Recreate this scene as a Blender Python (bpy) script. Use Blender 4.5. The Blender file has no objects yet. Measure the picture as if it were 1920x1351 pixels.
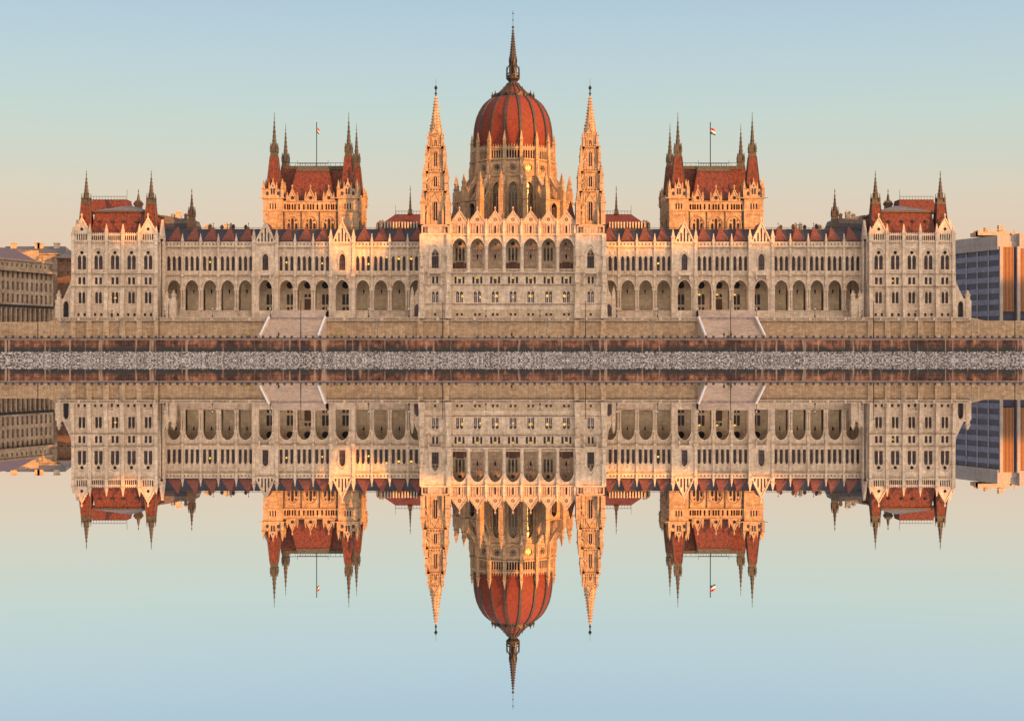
import bpy, math, random
from mathutils import Vector
R = math.radians
random.seed(7)
# ---------------------------------------------------------------- camera, sky, sun
F, D, H = 2807.0, 440.0, 1.5           # focal length in photo pixels, distance of the wing facades, eye height
YSH = -32.0                            # shore line
HZ = 675.5 - H * F / (D + YSH)         # horizon row
scn = bpy.context.scene
cam = bpy.data.cameras.new('camera'); co = bpy.data.objects.new('camera', cam); scn.collection.objects.link(co)
co.location = (0, -D, H); co.rotation_euler = (R(90), 0, 0)
cam.sensor_width = 36; cam.lens = F / 1920 * 36; cam.shift_y = (HZ - 675.5) / 1920
cam.clip_start = 1; cam.clip_end = 20000
scn.camera = co
AZ, EL = R(47), R(7)
SD = Vector((math.sin(AZ) * math.cos(EL), -math.cos(AZ) * math.cos(EL), math.sin(EL)))
w = bpy.data.worlds.new('World'); scn.world = w; w.use_nodes = True
nt = w.node_tree; nt.nodes.clear()
out = nt.nodes.new('ShaderNodeOutputWorld'); bg = nt.nodes.new('ShaderNodeBackground')
sky = nt.nodes.new('ShaderNodeTexSky'); sky.sky_type = 'NISHITA'; sky.sun_disc = False
sky.sun_elevation = EL; sky.sun_rotation = math.pi - AZ
sky.air_density = 1.0; sky.dust_density = 1.5; sky.ozone_density = 1.0
tc = nt.nodes.new('ShaderNodeTexCoord'); sep = nt.nodes.new('ShaderNodeSeparateXYZ')
ramp = nt.nodes.new('ShaderNodeValToRGB')
mr = nt.nodes.new('ShaderNodeMapRange'); mr.inputs['From Min'].default_value = 0; mr.inputs['From Max'].default_value = 0.5
SKYK = 5.75
def srgb(r, g, b):
    return tuple((c / 255 / 12.92 if c / 255 <= .04045 else ((c / 255 + .055) / 1.055) ** 2.4) for c in (r, g, b))
el = ramp.color_ramp.elements
stops = [(0.0, (222, 188, 168)), (.08, (226, 196, 173)), (.15, (228, 203, 180)), (.205, (223, 210, 190)), (.255, (211, 214, 200)), (.31, (201, 216, 209)), (.385, (190, 212, 218)), (.46, (179, 204, 219)), (1.0, (165, 185, 212))]
while len(el) < len(stops): el.new(0.5)
for e_, (p_, c_) in zip(el, stops):
    e_.position = p_ ; e_.color = (*srgb(*c_), 1)
mx = nt.nodes.new('ShaderNodeMixRGB'); mx.blend_type = 'MIX'; mx.inputs[0].default_value = 0.94
sc_ = nt.nodes.new('ShaderNodeVectorMath'); sc_.operation = 'SCALE'; sc_.inputs['Scale'].default_value = SKYK
L = nt.links.new
L(tc.outputs['Generated'], sep.inputs[0]); L(sep.outputs['Z'], mr.inputs['Value']); L(mr.outputs[0], ramp.inputs[0])
L(ramp.outputs[0], sc_.inputs[0]); L(sky.outputs[0], mx.inputs[1]); L(sc_.outputs[0], mx.inputs[2])
# the bright warm western half of the evening sky
wf = nt.nodes.new('ShaderNodeMapRange'); wf.interpolation_type = 'SMOOTHSTEP'; wf.inputs['From Min'].default_value = .0; wf.inputs['From Max'].default_value = .85
wm_ = nt.nodes.new('ShaderNodeMixRGB'); wm_.inputs[2].default_value = (13.8, 10.9, 8.9, 1)
wd = nt.nodes.new('ShaderNodeVectorMath'); wd.operation = 'DOT_PRODUCT'; wd.inputs[1].default_value = (.56, -.70, .36); L(tc.outputs['Generated'], wd.inputs[0]); L(wd.outputs['Value'], wf.inputs['Value']); L(wf.outputs[0], wm_.inputs[0]); L(mx.outputs[0], wm_.inputs[1])
L(wm_.outputs[0], bg.inputs[0]); bg.inputs[1].default_value = 0.1; L(bg.outputs[0], out.inputs[0])
sun = bpy.data.lights.new('sun', 'SUN'); so = bpy.data.objects.new('sun', sun); scn.collection.objects.link(so)
sun.energy = 4.5; sun.angle = R(0.35); sun.color = (1.0, 0.36, 0.055)
so.rotation_euler = SD.to_track_quat('Z', 'Y').to_euler()
scn.view_settings.view_transform = 'Standard'; scn.view_settings.look = 'None'; scn.view_settings.exposure = 0.8; scn.view_settings.gamma = 1
scn.cycles.max_bounces = 6

# ---------------------------------------------------------------- projection of measured photo rows/columns at a known depth
def px(x, Y): return (x - 960) * (D + Y) / F
def pz(y, Y): return H + (HZ - y) * (D + Y) / F
def mm(n, Y): return n * (D + Y) / F
CX = px(962.5, 0)
ZQ = pz(634, -28)        # quay level
ZT = pz(595, 0)          # terrace level

# ---------------------------------------------------------------- materials
def newmat(name):
    m = bpy.data.materials.new(name); m.use_nodes = True
    return m, m.node_tree, m.node_tree.nodes['Principled BSDF']
def stone(name, c1, c2, bw=1.3, bh=.5, grime=.5, mortar=.75, streak=.5, bump=.25, rough=.85, stain=None):
    m, t, b = newmat(name); N = t.nodes.new; K = t.links.new
    g = N('ShaderNodeNewGeometry'); s = N('ShaderNodeSeparateXYZ'); K(g.outputs['Position'], s.inputs[0])
    a = N('ShaderNodeMath'); a.operation = 'ADD'; K(s.outputs[0], a.inputs[0]); K(s.outputs[1], a.inputs[1])
    cb = N('ShaderNodeCombineXYZ'); K(a.outputs[0], cb.inputs[0]); K(s.outputs[2], cb.inputs[1])
    br = N('ShaderNodeTexBrick'); K(cb.outputs[0], br.inputs['Vector'])
    br.inputs['Scale'].default_value = 1; br.inputs['Brick Width'].default_value = bw; br.inputs['Row Height'].default_value = bh
    br.inputs['Mortar Size'].default_value = .035; br.inputs['Mortar Smooth'].default_value = .4
    br.inputs['Color1'].default_value = (*c1, 1); br.inputs['Color2'].default_value = (*c2, 1)
    br.inputs['Mortar'].default_value = (c1[0] * mortar, c1[1] * mortar, c1[2] * mortar, 1)
    col = br.outputs['Color']
    def mult(col, vec, scale, detail, lo, hi, fac, r0=.35, r1=.65):
        n = N('ShaderNodeTexNoise'); n.inputs['Scale'].default_value = scale; n.inputs['Detail'].default_value = detail
        n.inputs['Roughness'].default_value = .65
        if vec is not None: K(vec, n.inputs['Vector'])
        r = N('ShaderNodeValToRGB'); r.color_ramp.elements[0].position = r0; r.color_ramp.elements[1].position = r1
        r.color_ramp.elements[0].color = (*lo, 1); r.color_ramp.elements[1].color = (*hi, 1)
        K(n.outputs['Fac'], r.inputs[0])
        x = N('ShaderNodeMixRGB'); x.blend_type = 'MULTIPLY'; x.inputs[0].default_value = fac
        K(col, x.inputs[1]); K(r.outputs[0], x.inputs[2]); return x.outputs[0], n
    col, _ = mult(col, g.outputs['Position'], .9, 5, (.5, .45, .4), (1.12, 1.08, 1.02), grime)
    col, _ = mult(col, g.outputs['Position'], .12, 3, (.74, .68, .6), (1.08, 1.06, 1.02), grime)
    sv = N('ShaderNodeMapping'); sv.inputs['Scale'].default_value = (1.6, 1.6, .2); K(g.outputs['Position'], sv.inputs['Vector'])
    col, _ = mult(col, sv.outputs[0], 1.0, 4, (.5, .44, .38), (1.1, 1.08, 1.05), streak)
    if stain:
        pv = N('ShaderNodeMapping'); pv.inputs['Scale'].default_value = (.3, .3, .12); K(g.outputs['Position'], pv.inputs['Vector'])
        col, _ = mult(col, pv.outputs[0], 1.0, 3, (.35, .33, .38), (1.55, 1.35, 1.2), 1.0, .4, .6)
        (z0, z1, sc) = stain
        nz = N('ShaderNodeTexNoise'); nz.inputs['Scale'].default_value = .5; nz.inputs['Detail'].default_value = 4; K(g.outputs['Position'], nz.inputs['Vector'])
        m1 = N('ShaderNodeMath'); m1.operation = 'MULTIPLY_ADD'; K(nz.outputs['Fac'], m1.inputs[0]); m1.inputs[1].default_value = -3.4; K(s.outputs[2], m1.inputs[2])
        mp = N('ShaderNodeMapRange'); K(m1.outputs[0], mp.inputs['Value']); mp.inputs['From Min'].default_value = z0; mp.inputs['From Max'].default_value = z1
        mp.inputs['To Min'].default_value = 1; mp.inputs['To Max'].default_value = 0
        x = N('ShaderNodeMixRGB'); K(mp.outputs[0], x.inputs[0]); K(col, x.inputs[1]); x.inputs[2].default_value = (*sc, 1); col = x.outputs[0]
        # pale lime runs down the wall
        sv2 = N('ShaderNodeMapping'); sv2.inputs['Scale'].default_value = (.9, .9, .06); K(g.outputs['Position'], sv2.inputs['Vector'])
        n2 = N('ShaderNodeTexNoise'); n2.inputs['Scale'].default_value = 1; n2.inputs['Detail'].default_value = 3; K(sv2.outputs[0], n2.inputs['Vector'])
        r2 = N('ShaderNodeValToRGB'); r2.color_ramp.elements[0].position = .58; r2.color_ramp.elements[1].position = .68; K(n2.outputs['Fac'], r2.inputs[0])
        m2 = N('ShaderNodeMath'); m2.operation = 'MULTIPLY'; K(r2.outputs[0], m2.inputs[0]); m2.inputs[1].default_value = .7
        x = N('ShaderNodeMixRGB'); K(m2.outputs[0], x.inputs[0]); K(col, x.inputs[1]); x.inputs[2].default_value = (.5, .33, .22, 1); col = x.outputs[0]
    K(col, b.inputs['Base Color']); b.inputs['Roughness'].default_value = rough
    bn = N('ShaderNodeTexNoise'); bn.inputs['Scale'].default_value = 2.2; bn.inputs['Detail'].default_value = 6; K(g.outputs['Position'], bn.inputs['Vector'])
    bp = N('ShaderNodeBump'); bp.inputs['Strength'].default_value = bump; bp.inputs['Distance'].default_value = .3
    K(bn.outputs['Fac'], bp.inputs['Height']); K(bp.outputs[0], b.inputs['Normal'])
    return m
def plain(name, c, rough=.6, metal=0, emit=None, es=0, var=.3, scale=1.5, spec=.5):
    m, t, b = newmat(name); N = t.nodes.new; K = t.links.new
    g = N('ShaderNodeNewGeometry'); n = N('ShaderNodeTexNoise'); n.inputs['Scale'].default_value = scale; n.inputs['Detail'].default_value = 4
    K(g.outputs['Position'], n.inputs['Vector'])
    r = N('ShaderNodeValToRGB'); r.color_ramp.elements[0].position = .3; r.color_ramp.elements[1].position = .7
    r.color_ramp.elements[0].color = (*[x * (1 - var) for x in c], 1); r.color_ramp.elements[1].color = (*[x * (1 + var * .6) for x in c], 1)
    K(n.outputs['Fac'], r.inputs[0]); K(r.outputs[0], b.inputs['Base Color'])
    b.inputs['Roughness'].default_value = rough; b.inputs['Metallic'].default_value = metal
    b.inputs['Specular IOR Level'].default_value = spec
    if emit: b.inputs['Emission Color'].default_value = (*emit, 1); b.inputs['Emission Strength'].default_value = es
    return m
def tiles(name, c, c2, rough=.55):
    m, t, b = newmat(name); N = t.nodes.new; K = t.links.new
    g = N('ShaderNodeNewGeometry')
    n = N('ShaderNodeTexNoise'); n.inputs['Scale'].default_value = 1.3; n.inputs['Detail'].default_value = 7; n.inputs['Roughness'].default_value = .75
    mp = N('ShaderNodeMapping'); mp.inputs['Scale'].default_value = (1.5, 1.5, .8); K(g.outputs['Position'], mp.inputs['Vector']); K(mp.outputs[0], n.inputs['Vector'])
    r = N('ShaderNodeValToRGB'); r.color_ramp.elements[0].position = .44; r.color_ramp.elements[1].position = .56
    r.color_ramp.elements[0].color = (*c2, 1); r.color_ramp.elements[1].color = (*c, 1); K(n.outputs['Fac'], r.inputs[0])
    wv = N('ShaderNodeTexWave'); wv.bands_direction = 'Z'; wv.inputs['Scale'].default_value = 1.1; wv.inputs['Distortion'].default_value = .6
    K(g.outputs['Position'], wv.inputs['Vector'])
    x = N('ShaderNodeMixRGB'); x.blend_type = 'MULTIPLY'; x.inputs[0].default_value = .18; K(r.outputs[0], x.inputs[1]); K(wv.outputs['Color'], x.inputs[2])
    K(x.outputs[0], b.inputs['Base Color']); b.inputs['Roughness'].default_value = rough; b.inputs['Specular IOR Level'].default_value = .2
    bp = N('ShaderNodeBump'); bp.inputs['Strength'].default_value = .25; bp.inputs['Distance'].default_value = .1
    K(wv.outputs['Fac'], bp.inputs['Height']); K(bp.outputs[0], b.inputs['Normal'])
    return m
M = {}
M['st'] = stone('lightened_limestone', (.80, .685, .555), (.67, .57, .46), grime=.5, streak=.4)  # palace limestone, lightened to lift the shaded lower storeys
M['mid'] = stone('sun_dimmed_limestone', (.62, .48, .37), (.52, .40, .31), grime=.5, streak=.4)  # same limestone, darkened where the sun strikes central gables and tower balustrades
M['st_sun'] = stone('sun_tinted_limestone', (.58, .43, .285), (.45, .33, .22), grime=.6, streak=.5)  # same limestone, golden sunlight put into the colour for towers and drum
M['lgback'] = stone('loggia_lightened_stone', (.82, .69, .50), (.72, .59, .42), bw=1.6, bh=.6, grime=.4, mortar=.7, streak=.3)  # stone colour lightened to offset the shade inside the loggias
M['rust'] = stone('rusticated_limestone', (.70, .58, .44), (.58, .47, .35), bw=1.6, bh=.6, grime=.5, mortar=.6, streak=.4, bump=.5)
M['wall'] = stone('embankment_limestone', (.72, .55, .38), (.56, .41, .27), bw=1.5, bh=.55, grime=.5, mortar=.5, streak=.5, bump=.5)
M['quay'] = stone('dark_quay_masonry', (.34, .18, .12), (.17, .10, .08), bw=2.2, bh=.75, grime=.9, mortar=1.7, streak=.8, bump=.5, stain=(pz(659, -28) - .9, pz(655, -28) - .25, (.035, .033, .032)))
M['cope'] = stone('quay_coping', (.46, .38, .38), (.38, .32, .32), bw=2.5, bh=1, grime=.5, mortar=.6)
M['stair'] = stone('stair_stone', (.66, .55, .48), (.58, .48, .42), bw=4, bh=.35, grime=.5, mortar=.7, streak=.2)
M['red'] = tiles('red_roof_tiles', (.18, .048, .027), (.075, .026, .02))
M['redd'] = tiles('dull_red_roof_tiles', (.21, .065, .04), (.12, .045, .035))
M['dome'] = tiles('dome_red_tiles', (.215, .042, .02), (.14, .03, .018), rough=.55)
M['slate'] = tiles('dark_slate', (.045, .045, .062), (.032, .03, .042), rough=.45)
M['bronze'] = plain('patinated_bronze', (.075, .062, .038), .5, .3, var=.4)
M['bronzed'] = plain('dark_patinated_metal', (.055, .042, .032), .5, .3, var=.4)
M['green'] = plain('green_copper', (.15, .125, .115), .6, .1, var=.4)
M['iron'] = plain('black_iron', (.02, .02, .022), .5, .5)
M['glass'] = plain('window_glass', (.085, .06, .065), .28, 0, var=.5, scale=.6, spec=.6)
M['rosed'] = plain('dark_rose_glass', (.03, .028, .035), .28, 0, var=.3, spec=.6)
M['rose'] = plain('sunset_tinted_glass', (.85, .55, .42), .3, 0, var=.35, scale=1.2)  # sunset reflection put into the pane colour
M['leaded'] = plain('leaded_glass', (.17, .15, .12), .22, 0, var=.3, scale=3)
M['lit'] = plain('warm_lamp_light', (.8, .5, .1), .5, 0, (1, .6, .08), .6)
M['snow'] = plain('snow', (.72, .73, .78), .7, var=.12)
M['wood'] = plain('dark_oak_door', (.12, .055, .03), .5)
M['white'] = plain('white_paint', (.75, .75, .73), .5, var=.05)
M['cloth_r'] = plain('red_cloth', (.5, .03, .03), .8, var=.1)
M['cloth_g'] = plain('green_cloth', (.02, .12, .06), .8, var=.1)
M['hivis'] = plain('hi_vis_yellow', (.42, .45, .06), .7, var=.1)
M['dark'] = plain('dark_clothing', (.03, .03, .04), .8, var=.3)
M['skin'] = plain('skin', (.45, .26, .18), .6, var=.1)
M['lens'] = plain('floodlight_glass', (.3, .32, .34), .2)
M['mast'] = plain('grey_painted_steel', (.28, .24, .19), .5, .2)

# ---------------------------------------------------------------- mesh helpers
class MB:
    def __init__(s): s.v = []; s.f = []; s.m = []
    def add(s, vs, fs, mi=0):
        o = len(s.v); s.v.extend(vs)
        for f in fs: s.f.append(tuple(i + o for i in f)); s.m.append(mi)
    def box(s, x0, x1, y0, y1, z0, z1, mi=0):
        s.add([(x0, y0, z0), (x1, y0, z0), (x1, y1, z0), (x0, y1, z0), (x0, y0, z1), (x1, y0, z1), (x1, y1, z1), (x0, y1, z1)],
              [(3, 2, 1, 0), (4, 5, 6, 7), (0, 1, 5, 4), (1, 2, 6, 5), (2, 3, 7, 6), (3, 0, 4, 7)], mi)
    def fr(s, cx, cy, z0, z1, r0, r1, n=4, rot=None, mi=0, cap=True):
        if rot is None: rot = math.pi / n
        P = lambda r, z: [(cx + r * math.cos(rot + 2 * math.pi * i / n), cy + r * math.sin(rot + 2 * math.pi * i / n), z) for i in range(n)]
        if r1 < 1e-4:
            s.add(P(r0, z0) + [(cx, cy, z1)], [(i, (i + 1) % n, n) for i in range(n)], mi)
        else:
            fs = [(i, (i + 1) % n, n + (i + 1) % n, n + i) for i in range(n)]
            if cap: fs.append(tuple(range(n, 2 * n)))
            s.add(P(r0, z0) + P(r1, z1), fs, mi)
    def sq(s, cx, cy, z0, z1, h0, h1, mi=0): s.fr(cx, cy, z0, z1, h0 * 1.41421, h1 * 1.41421, 4, math.pi / 4, mi)
    def hexa(s, b, t, mi=0):     # b, t: rectangles (x0,x1,y0,y1,z)
        r = lambda q: [(q[0], q[2], q[4]), (q[1], q[2], q[4]), (q[1], q[3], q[4]), (q[0], q[3], q[4])]
        s.add(r(b) + r(t), [(3, 2, 1, 0), (4, 5, 6, 7), (0, 1, 5, 4), (1, 2, 6, 5), (2, 3, 7, 6), (3, 0, 4, 7)], mi)
    def prism(s, poly, y0, y1, mi=0):   # poly in x,z
        n = len(poly)
        s.add([(x, y0, z) for x, z in poly] + [(x, y1, z) for x, z in poly],
              [tuple(range(n)), tuple(range(2 * n - 1, n - 1, -1))] + [(i, (i + 1) % n, n + (i + 1) % n, n + i) for i in range(n)], mi)
    def prismx(s, poly, x0, x1, mi=0):  # poly in y,z
        n = len(poly)
        s.add([(x0, y, z) for y, z in poly] + [(x1, y, z) for y, z in poly],
              [tuple(range(n)), tuple(range(2 * n - 1, n - 1, -1))] + [(i, (i + 1) % n, n + (i + 1) % n, n + i) for i in range(n)], mi)
    def bar(s, a, b, r, mi=0, n=4):
        a = Vector(a); b = Vector(b); d = (b - a).normalized()
        u = d.cross(Vector((0, 0, 1)));
        if u.length < .01: u = Vector((1, 0, 0))
        u.normalize(); v = d.cross(u)
        ring = lambda c: [tuple(c + r * (math.cos(6.2832 * i / n + .785) * u + math.sin(6.2832 * i / n + .785) * v)) for i in range(n)]
        s.add(ring(a) + ring(b), [(i, (i + 1) % n, n + (i + 1) % n, n + i) for i in range(n)] + [tuple(range(n)), tuple(range(n, 2 * n))], mi)
    def merge(s, o, ang=0, dx=0, dy=0, dz=0):
        c, q = math.cos(ang), math.sin(ang); k = len(s.v)
        s.v.extend([(x * c - y * q + dx, x * q + y * c + dy, z + dz) for x, y, z in o.v])
        s.f.extend([tuple(i + k for i in f) for f in o.f]); s.m.extend(o.m)
    def mesh(s, name, mats, origin=(0, 0, 0)):
        me = bpy.data.meshes.new(name)
        ox, oy, oz = origin
        me.from_pydata([(x - ox, y - oy, z - oz) for x, y, z in s.v], [], s.f)
        for q in mats: me.materials.append(M[q])
        if max(s.m, default=0) > 0: me.polygons.foreach_set('material_index', s.m)
        me.update(); return me
WL = {}
def link(o, parent, wl):
    scn.collection.objects.link(o); WL[o.name] = wl
    p = WL[parent.name] if parent else (0, 0, 0)
    if parent: o.parent = parent
    o.location = tuple(a - b for a, b in zip(wl, p)); return o
def obj(name, mb, mats, parent=None, origin=(0, 0, 0)):
    me = mb if isinstance(mb, bpy.types.Mesh) else mb.mesh(name, mats, origin)
    return link(bpy.data.objects.new(name, me), parent, origin)
def tag(o, label, cat, group=None, kind=None):
    if label: o['label'] = label
    if cat: o['category'] = cat
    if group: o['group'] = group
    if kind: o['kind'] = kind
    return o
def thing(name, loc, label, cat, group=None):
    return tag(link(bpy.data.objects.new(name, None), None, loc), label, cat, group)
def copy_tree(o, parent, loc):
    c = o.copy(); scn.collection.objects.link(c); c.parent = parent; c.location = loc
    for ch in o.children: copy_tree(ch, c, ch.location)
    return c

# ---------------------------------------------------------------- gothic vocabulary
def arch(w_, zb, zs, za, k=.15, n=6):
    p = [(0, zb), (-w_, zb), (-w_, zs)]
    for i in range(1, n + 1):
        a = i / n; t = a * math.pi / 2
        p.append((-w_ * ((1 - k) * math.cos(t) + k * (1 - a)), zs + (za - zs) * ((1 - k) * math.sin(t) + k * a)))
    return p
def rect(w_, zb, zt): return [(0, zb), (-w_, zb), (-w_, zt), (0, zt)]
def disc(zc, r, n=8): return [(-r * math.sin(math.pi * i / n), zc - r * math.cos(math.pi * i / n)) for i in range(n + 1)]
def cell(mb, x0, x1, z0, z1, y, cx, ol, dp, mi=0):
    for sg, xe in ((1, x0), (-1, x1)):
        P = [(xe, z0), (cx, z0)]
        o = [(cx + sg * a, b) for a, b in ol]
        if abs(o[0][1] - z0) < 1e-4: o = o[1:]
        P += o
        if abs(o[-1][1] - z1) > 1e-4: P.append((cx, z1))
        P.append((xe, z1))
        mb.add([(a, y, b) for a, b in P], [tuple(range(len(P)))], mi)
        full = [(cx + sg * a, b) for a, b in ol]
        n = len(full)
        mb.add([(a, y, b) for a, b in full] + [(a, y + dp, b) for a, b in full], [(i, i + 1, n + i + 1, n + i) for i in range(n - 1)], mi)
def wallrow(mb, x0, x1, z0, z1, y, ops, dp=.5, mi=0):
    if not ops: mb.add([(x0, y, z0), (x1, y, z0), (x1, y, z1), (x0, y, z1)], [(0, 1, 2, 3)], mi); return
    ops = sorted(ops, key=lambda q: q[0])
    xs = [x0] + [(a[0] + b[0]) / 2 for a, b in zip(ops, ops[1:])] + [x1]
    for i, (cx, ol) in enumerate(ops): cell(mb, xs[i], xs[i + 1], z0, z1, y, cx, ol, dp, mi)
def mould(mb, cx, w_, zs, za, y, t=.25, p=.15, k=.15, mi=0, n=8, foot=0):
    a = arch(w_, zs - foot, zs, za, k, n)[1:]; b = arch(w_ + t, zs - foot, zs, za + t, k, n)[1:]
    for sg in (1, -1):
        m = len(a); P = [(cx + sg * q[0], y - p, q[1]) for q in a] + [(cx + sg * q[0], y - p, q[1]) for q in b] + \
            [(cx + sg * q[0], y, q[1]) for q in a] + [(cx + sg * q[0], y, q[1]) for q in b]
        fs = []
        for i in range(m - 1): fs += [(i, i + 1, m + i + 1, m + i), (i, i + 1, 2 * m + i + 1, 2 * m + i), (m + i, m + i + 1, 3 * m + i + 1, 3 * m + i)]
        mb.add(P, fs, mi)
def ring(mb, cx, zc, r, y, t=.2, p=.15, n=16, mi=0):
    P = []
    for rr, yy in ((r, y - p), (r + t, y - p), (r, y), (r + t, y)):
        P += [(cx + rr * math.cos(6.28319 * i / n), yy, zc + rr * math.sin(6.28319 * i / n)) for i in range(n)]
    fs = []
    for i in range(n):
        j = (i + 1) % n; fs += [(i, j, n + j, n + i), (i, j, 2 * n + j, 2 * n + i), (n + i, n + j, 3 * n + j, 3 * n + i)]
    mb.add(P, fs, mi)
def pin(mb, x, y, z0, z1, w_, mi=0, croc=True, sh=.42):
    zm = z0 + (z1 - z0) * sh
    mb.sq(x, y, z0, zm, w_ / 2, w_ / 2, mi)
    mb.sq(x, y, zm, zm + .18 * w_, w_ * .68, w_ * .68, mi)
    mb.sq(x, y, zm + .18 * w_, z1, w_ * .46, .02, mi)
    if croc:
        n = 4
        for i in range(n):
            t = (i + .6) / n * .85; r = w_ * .46 * (1 - t) + .05; z = zm + (z1 - zm) * t
            mb.sq(x, y, z, z + .12 * w_ + .05, r + w_ * .07, r + w_ * .07, mi)
    mb.sq(x, y, z1 - .3, z1 - .12, .1, .1, mi)
def spire(mb, x, y, z0, z1, r0, n=8, mi=0, step=1.0, r1=.06, cr=.16):
    mb.fr(x, y, z0, z1, r0, r1, n, None, mi)
    k = int((z1 - z0) / step)
    for i in range(1, k):
        t = i / k; r = r0 * (1 - t) + r1 * t; z = z0 + (z1 - z0) * t
        for j in range(n):
            a = math.pi / n + 2 * math.pi * j / n
            cxx, cyy = x + (r + cr * .4) * math.cos(a), y + (r + cr * .4) * math.sin(a)
            mb.sq(cxx, cyy, z, z + cr * 1.3, cr * .6, cr * .6, mi)
def finial(mb, x, y, z0, z1, mi=0):
    mb.bar((x, y, z0), (x, y, z1), .06, mi)
    for t, r in ((.0, .22), (.35, .16), (.7, .13)):
        z = z0 + (z1 - z0) * t
        mb.fr(x, y, z, z + r, r * .4, r, 6, None, mi); mb.fr(x, y, z + r, z + 2 * r, r, r * .3, 6, None, mi)
def gable(mb, cx, w_, z0, za, y, dp=.6, mi=0, hole=None, croc=True, step=.75):
    zb = z0
    if hole:
        zc, r = hole
        o = [(a, b) for a, b in disc(zc, r, 6)]
        for sg in (1, -1):
            P = [(cx + sg * -w_, zb), (cx, zb)] + [(cx + sg * a, b) for a, b in o] + [(cx, za)]
            mb.add([(a, y, b) for a, b in P], [tuple(range(len(P)))], mi)
            full = [(cx + sg * a, b) for a, b in o]; n = len(full)
            mb.add([(a, y, b) for a, b in full] + [(a, y + dp, b) for a, b in full], [(i, i + 1, n + i + 1, n + i) for i in range(n - 1)], mi)
    else:
        mb.add([(cx - w_, y, zb), (cx + w_, y, zb), (cx, y, za)], [(0, 1, 2)], mi)
    mb.add([(cx - w_, y + dp, zb), (cx + w_, y + dp, zb), (cx, y + dp, za)], [(0, 1, 2)], mi)
    t = .28
    for sg in (1, -1):    # raking coping
        mb.add([(cx + sg * (w_ + t), y - .22, zb), (cx + sg * (w_ - .1), y - .22, zb), (cx, y - .22, za - .1), (cx, y - .22, za + t * 1.3),
                (cx + sg * (w_ + t), y + dp + .1, zb), (cx + sg * (w_ - .1), y + dp + .1, zb), (cx, y + dp + .1, za - .1), (cx, y + dp + .1, za + t * 1.3)],
               [(0, 1, 2, 3), (4, 5, 6, 7), (0, 3, 7, 4), (1, 2, 6, 5), (0, 1, 5, 4)], mi)
        if croc:
            k = max(2, int(math.hypot(w_, za - zb) / step))
            for i in range(1, k):
                u = i / k; mb.sq(cx + sg * (w_ + t) * (1 - u), y + .1, zb + (za - zb) * u + t * .9, zb + (za - zb) * u + t * .9 + .32, .13, .05, mi)
    mb.sq(cx, y + .1, za, za + 1.5, .14, .1, mi); mb.sq(cx, y + .1, za + .9, za + 1.15, .3, .22, mi)
def col(mb, x, y, z0, z1, r, mi=0, n=8):
    mb.fr(x, y, z0, z0 + .5, r * 1.6, r * 1.3, n, None, mi); mb.fr(x, y, z0 + .5, z1 - .7, r, r, n, None, mi)
    mb.fr(x, y, z1 - .7, z1, r, r * 1.7, n, None, mi)
WC = {}
def win(parent, cx, y, lights, circ=(), mats=('glass', 'iron', 'lit'), lit=None, bars=True, name='window'):
    """one window: panes (arched or square headed lights and round lights), glazing bars, optional lamp inside"""
    if name in ('cellar_window', 'square_window', 'lancet_window') and len(lights) > 1:
        for l in lights:
            lt = lit if lit and abs(lit[0] - l[0]) <= l[1] + .01 else None
            win(parent, cx + l[0], y, [(0, *l[1:])], (), mats, (lit[0] - l[0], *lit[1:]) if lt else None, bars, name)
        return
    z0 = lights[0][2] if lights else circ[0][1]
    key = (tuple(tuple(round(q, 2) for q in (l[0], l[1], l[2] - z0, l[3] - z0, l[4] - z0)) for l in lights),
           tuple((round(c[0], 2), round(c[1] - z0, 2), round(c[2], 2)) for c in circ), mats, lit, name)
    if key not in WC:
        mb = MB()
        for dx, w_, zb, zs, za in lights:
            o = arch(w_, zb - z0, zs - z0, za - z0, .12, 5) if zs < za else rect(w_, zb - z0, za - z0)
            P = [(dx + a, 0, b) for a, b in o[1:]] + [(dx - a, 0, b) for a, b in reversed(o[1:-1])]
            if zs >= za: P = [(dx - w_, 0, zb - z0), (dx + w_, 0, zb - z0), (dx + w_, 0, za - z0), (dx - w_, 0, za - z0)]
            mb.add(P, [tuple(range(len(P)))], 0)
            if bars:
                mb.box(dx - .04, dx + .04, -.09, -.01, zb - z0, (zs if zs < za else za) - z0, 1)
                h = zs - zb; nb = max(1, int(h / 1.5))
                for i in range(1, nb + 1): mb.box(dx - w_, dx + w_, -.1, -.02, zb - z0 + h * i / (nb + .3) - .035, zb - z0 + h * i / (nb + .3) + .035, 1)
                for e in (-1, 1): mb.box(dx + e * w_ - .05, dx + e * w_ + .05, -.08, -.005, zb - z0, zs - z0, 1)
        for dx, zc, r in circ:
            mb.add([(dx + r * math.cos(i * .3927), 0, zc - z0 + r * math.sin(i * .3927)) for i in range(16)], [tuple(range(16))], 0)
            for i in range(4):
                a = i * .7854; mb.bar((dx + r * math.cos(a), -.05, zc - z0 + r * math.sin(a)), (dx - r * math.cos(a), -.05, zc - z0 - r * math.sin(a)), .05, 1)
        if lit:
            lx, lz, lr, kind = lit
            if kind == 'strip': mb.box(lx - lr, lx + lr, -.06, -.015, lz - .14, lz + .14, 2); mb.box(lx - lr * .5, lx + lr * .5, -.06, -.015, lz - .34, lz - .2, 2)
            else:
                for i in range(7):
                    a = i * .9; q = lr * (.55 if i % 2 else .8)
                    mb.fr(lx + q * math.cos(a), -.25, lz + q * math.sin(a) * .8 - .12, lz + q * math.sin(a) * .8 + .12, .13, .05, 5, None, 2)
                mb.fr(lx, -.25, lz - .25, lz + .2, .12, .2, 6, None, 2)
        WC[key] = mb.mesh(name, mats)
    return obj(name, WC[key], None, parent, (cx, y, z0))

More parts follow.
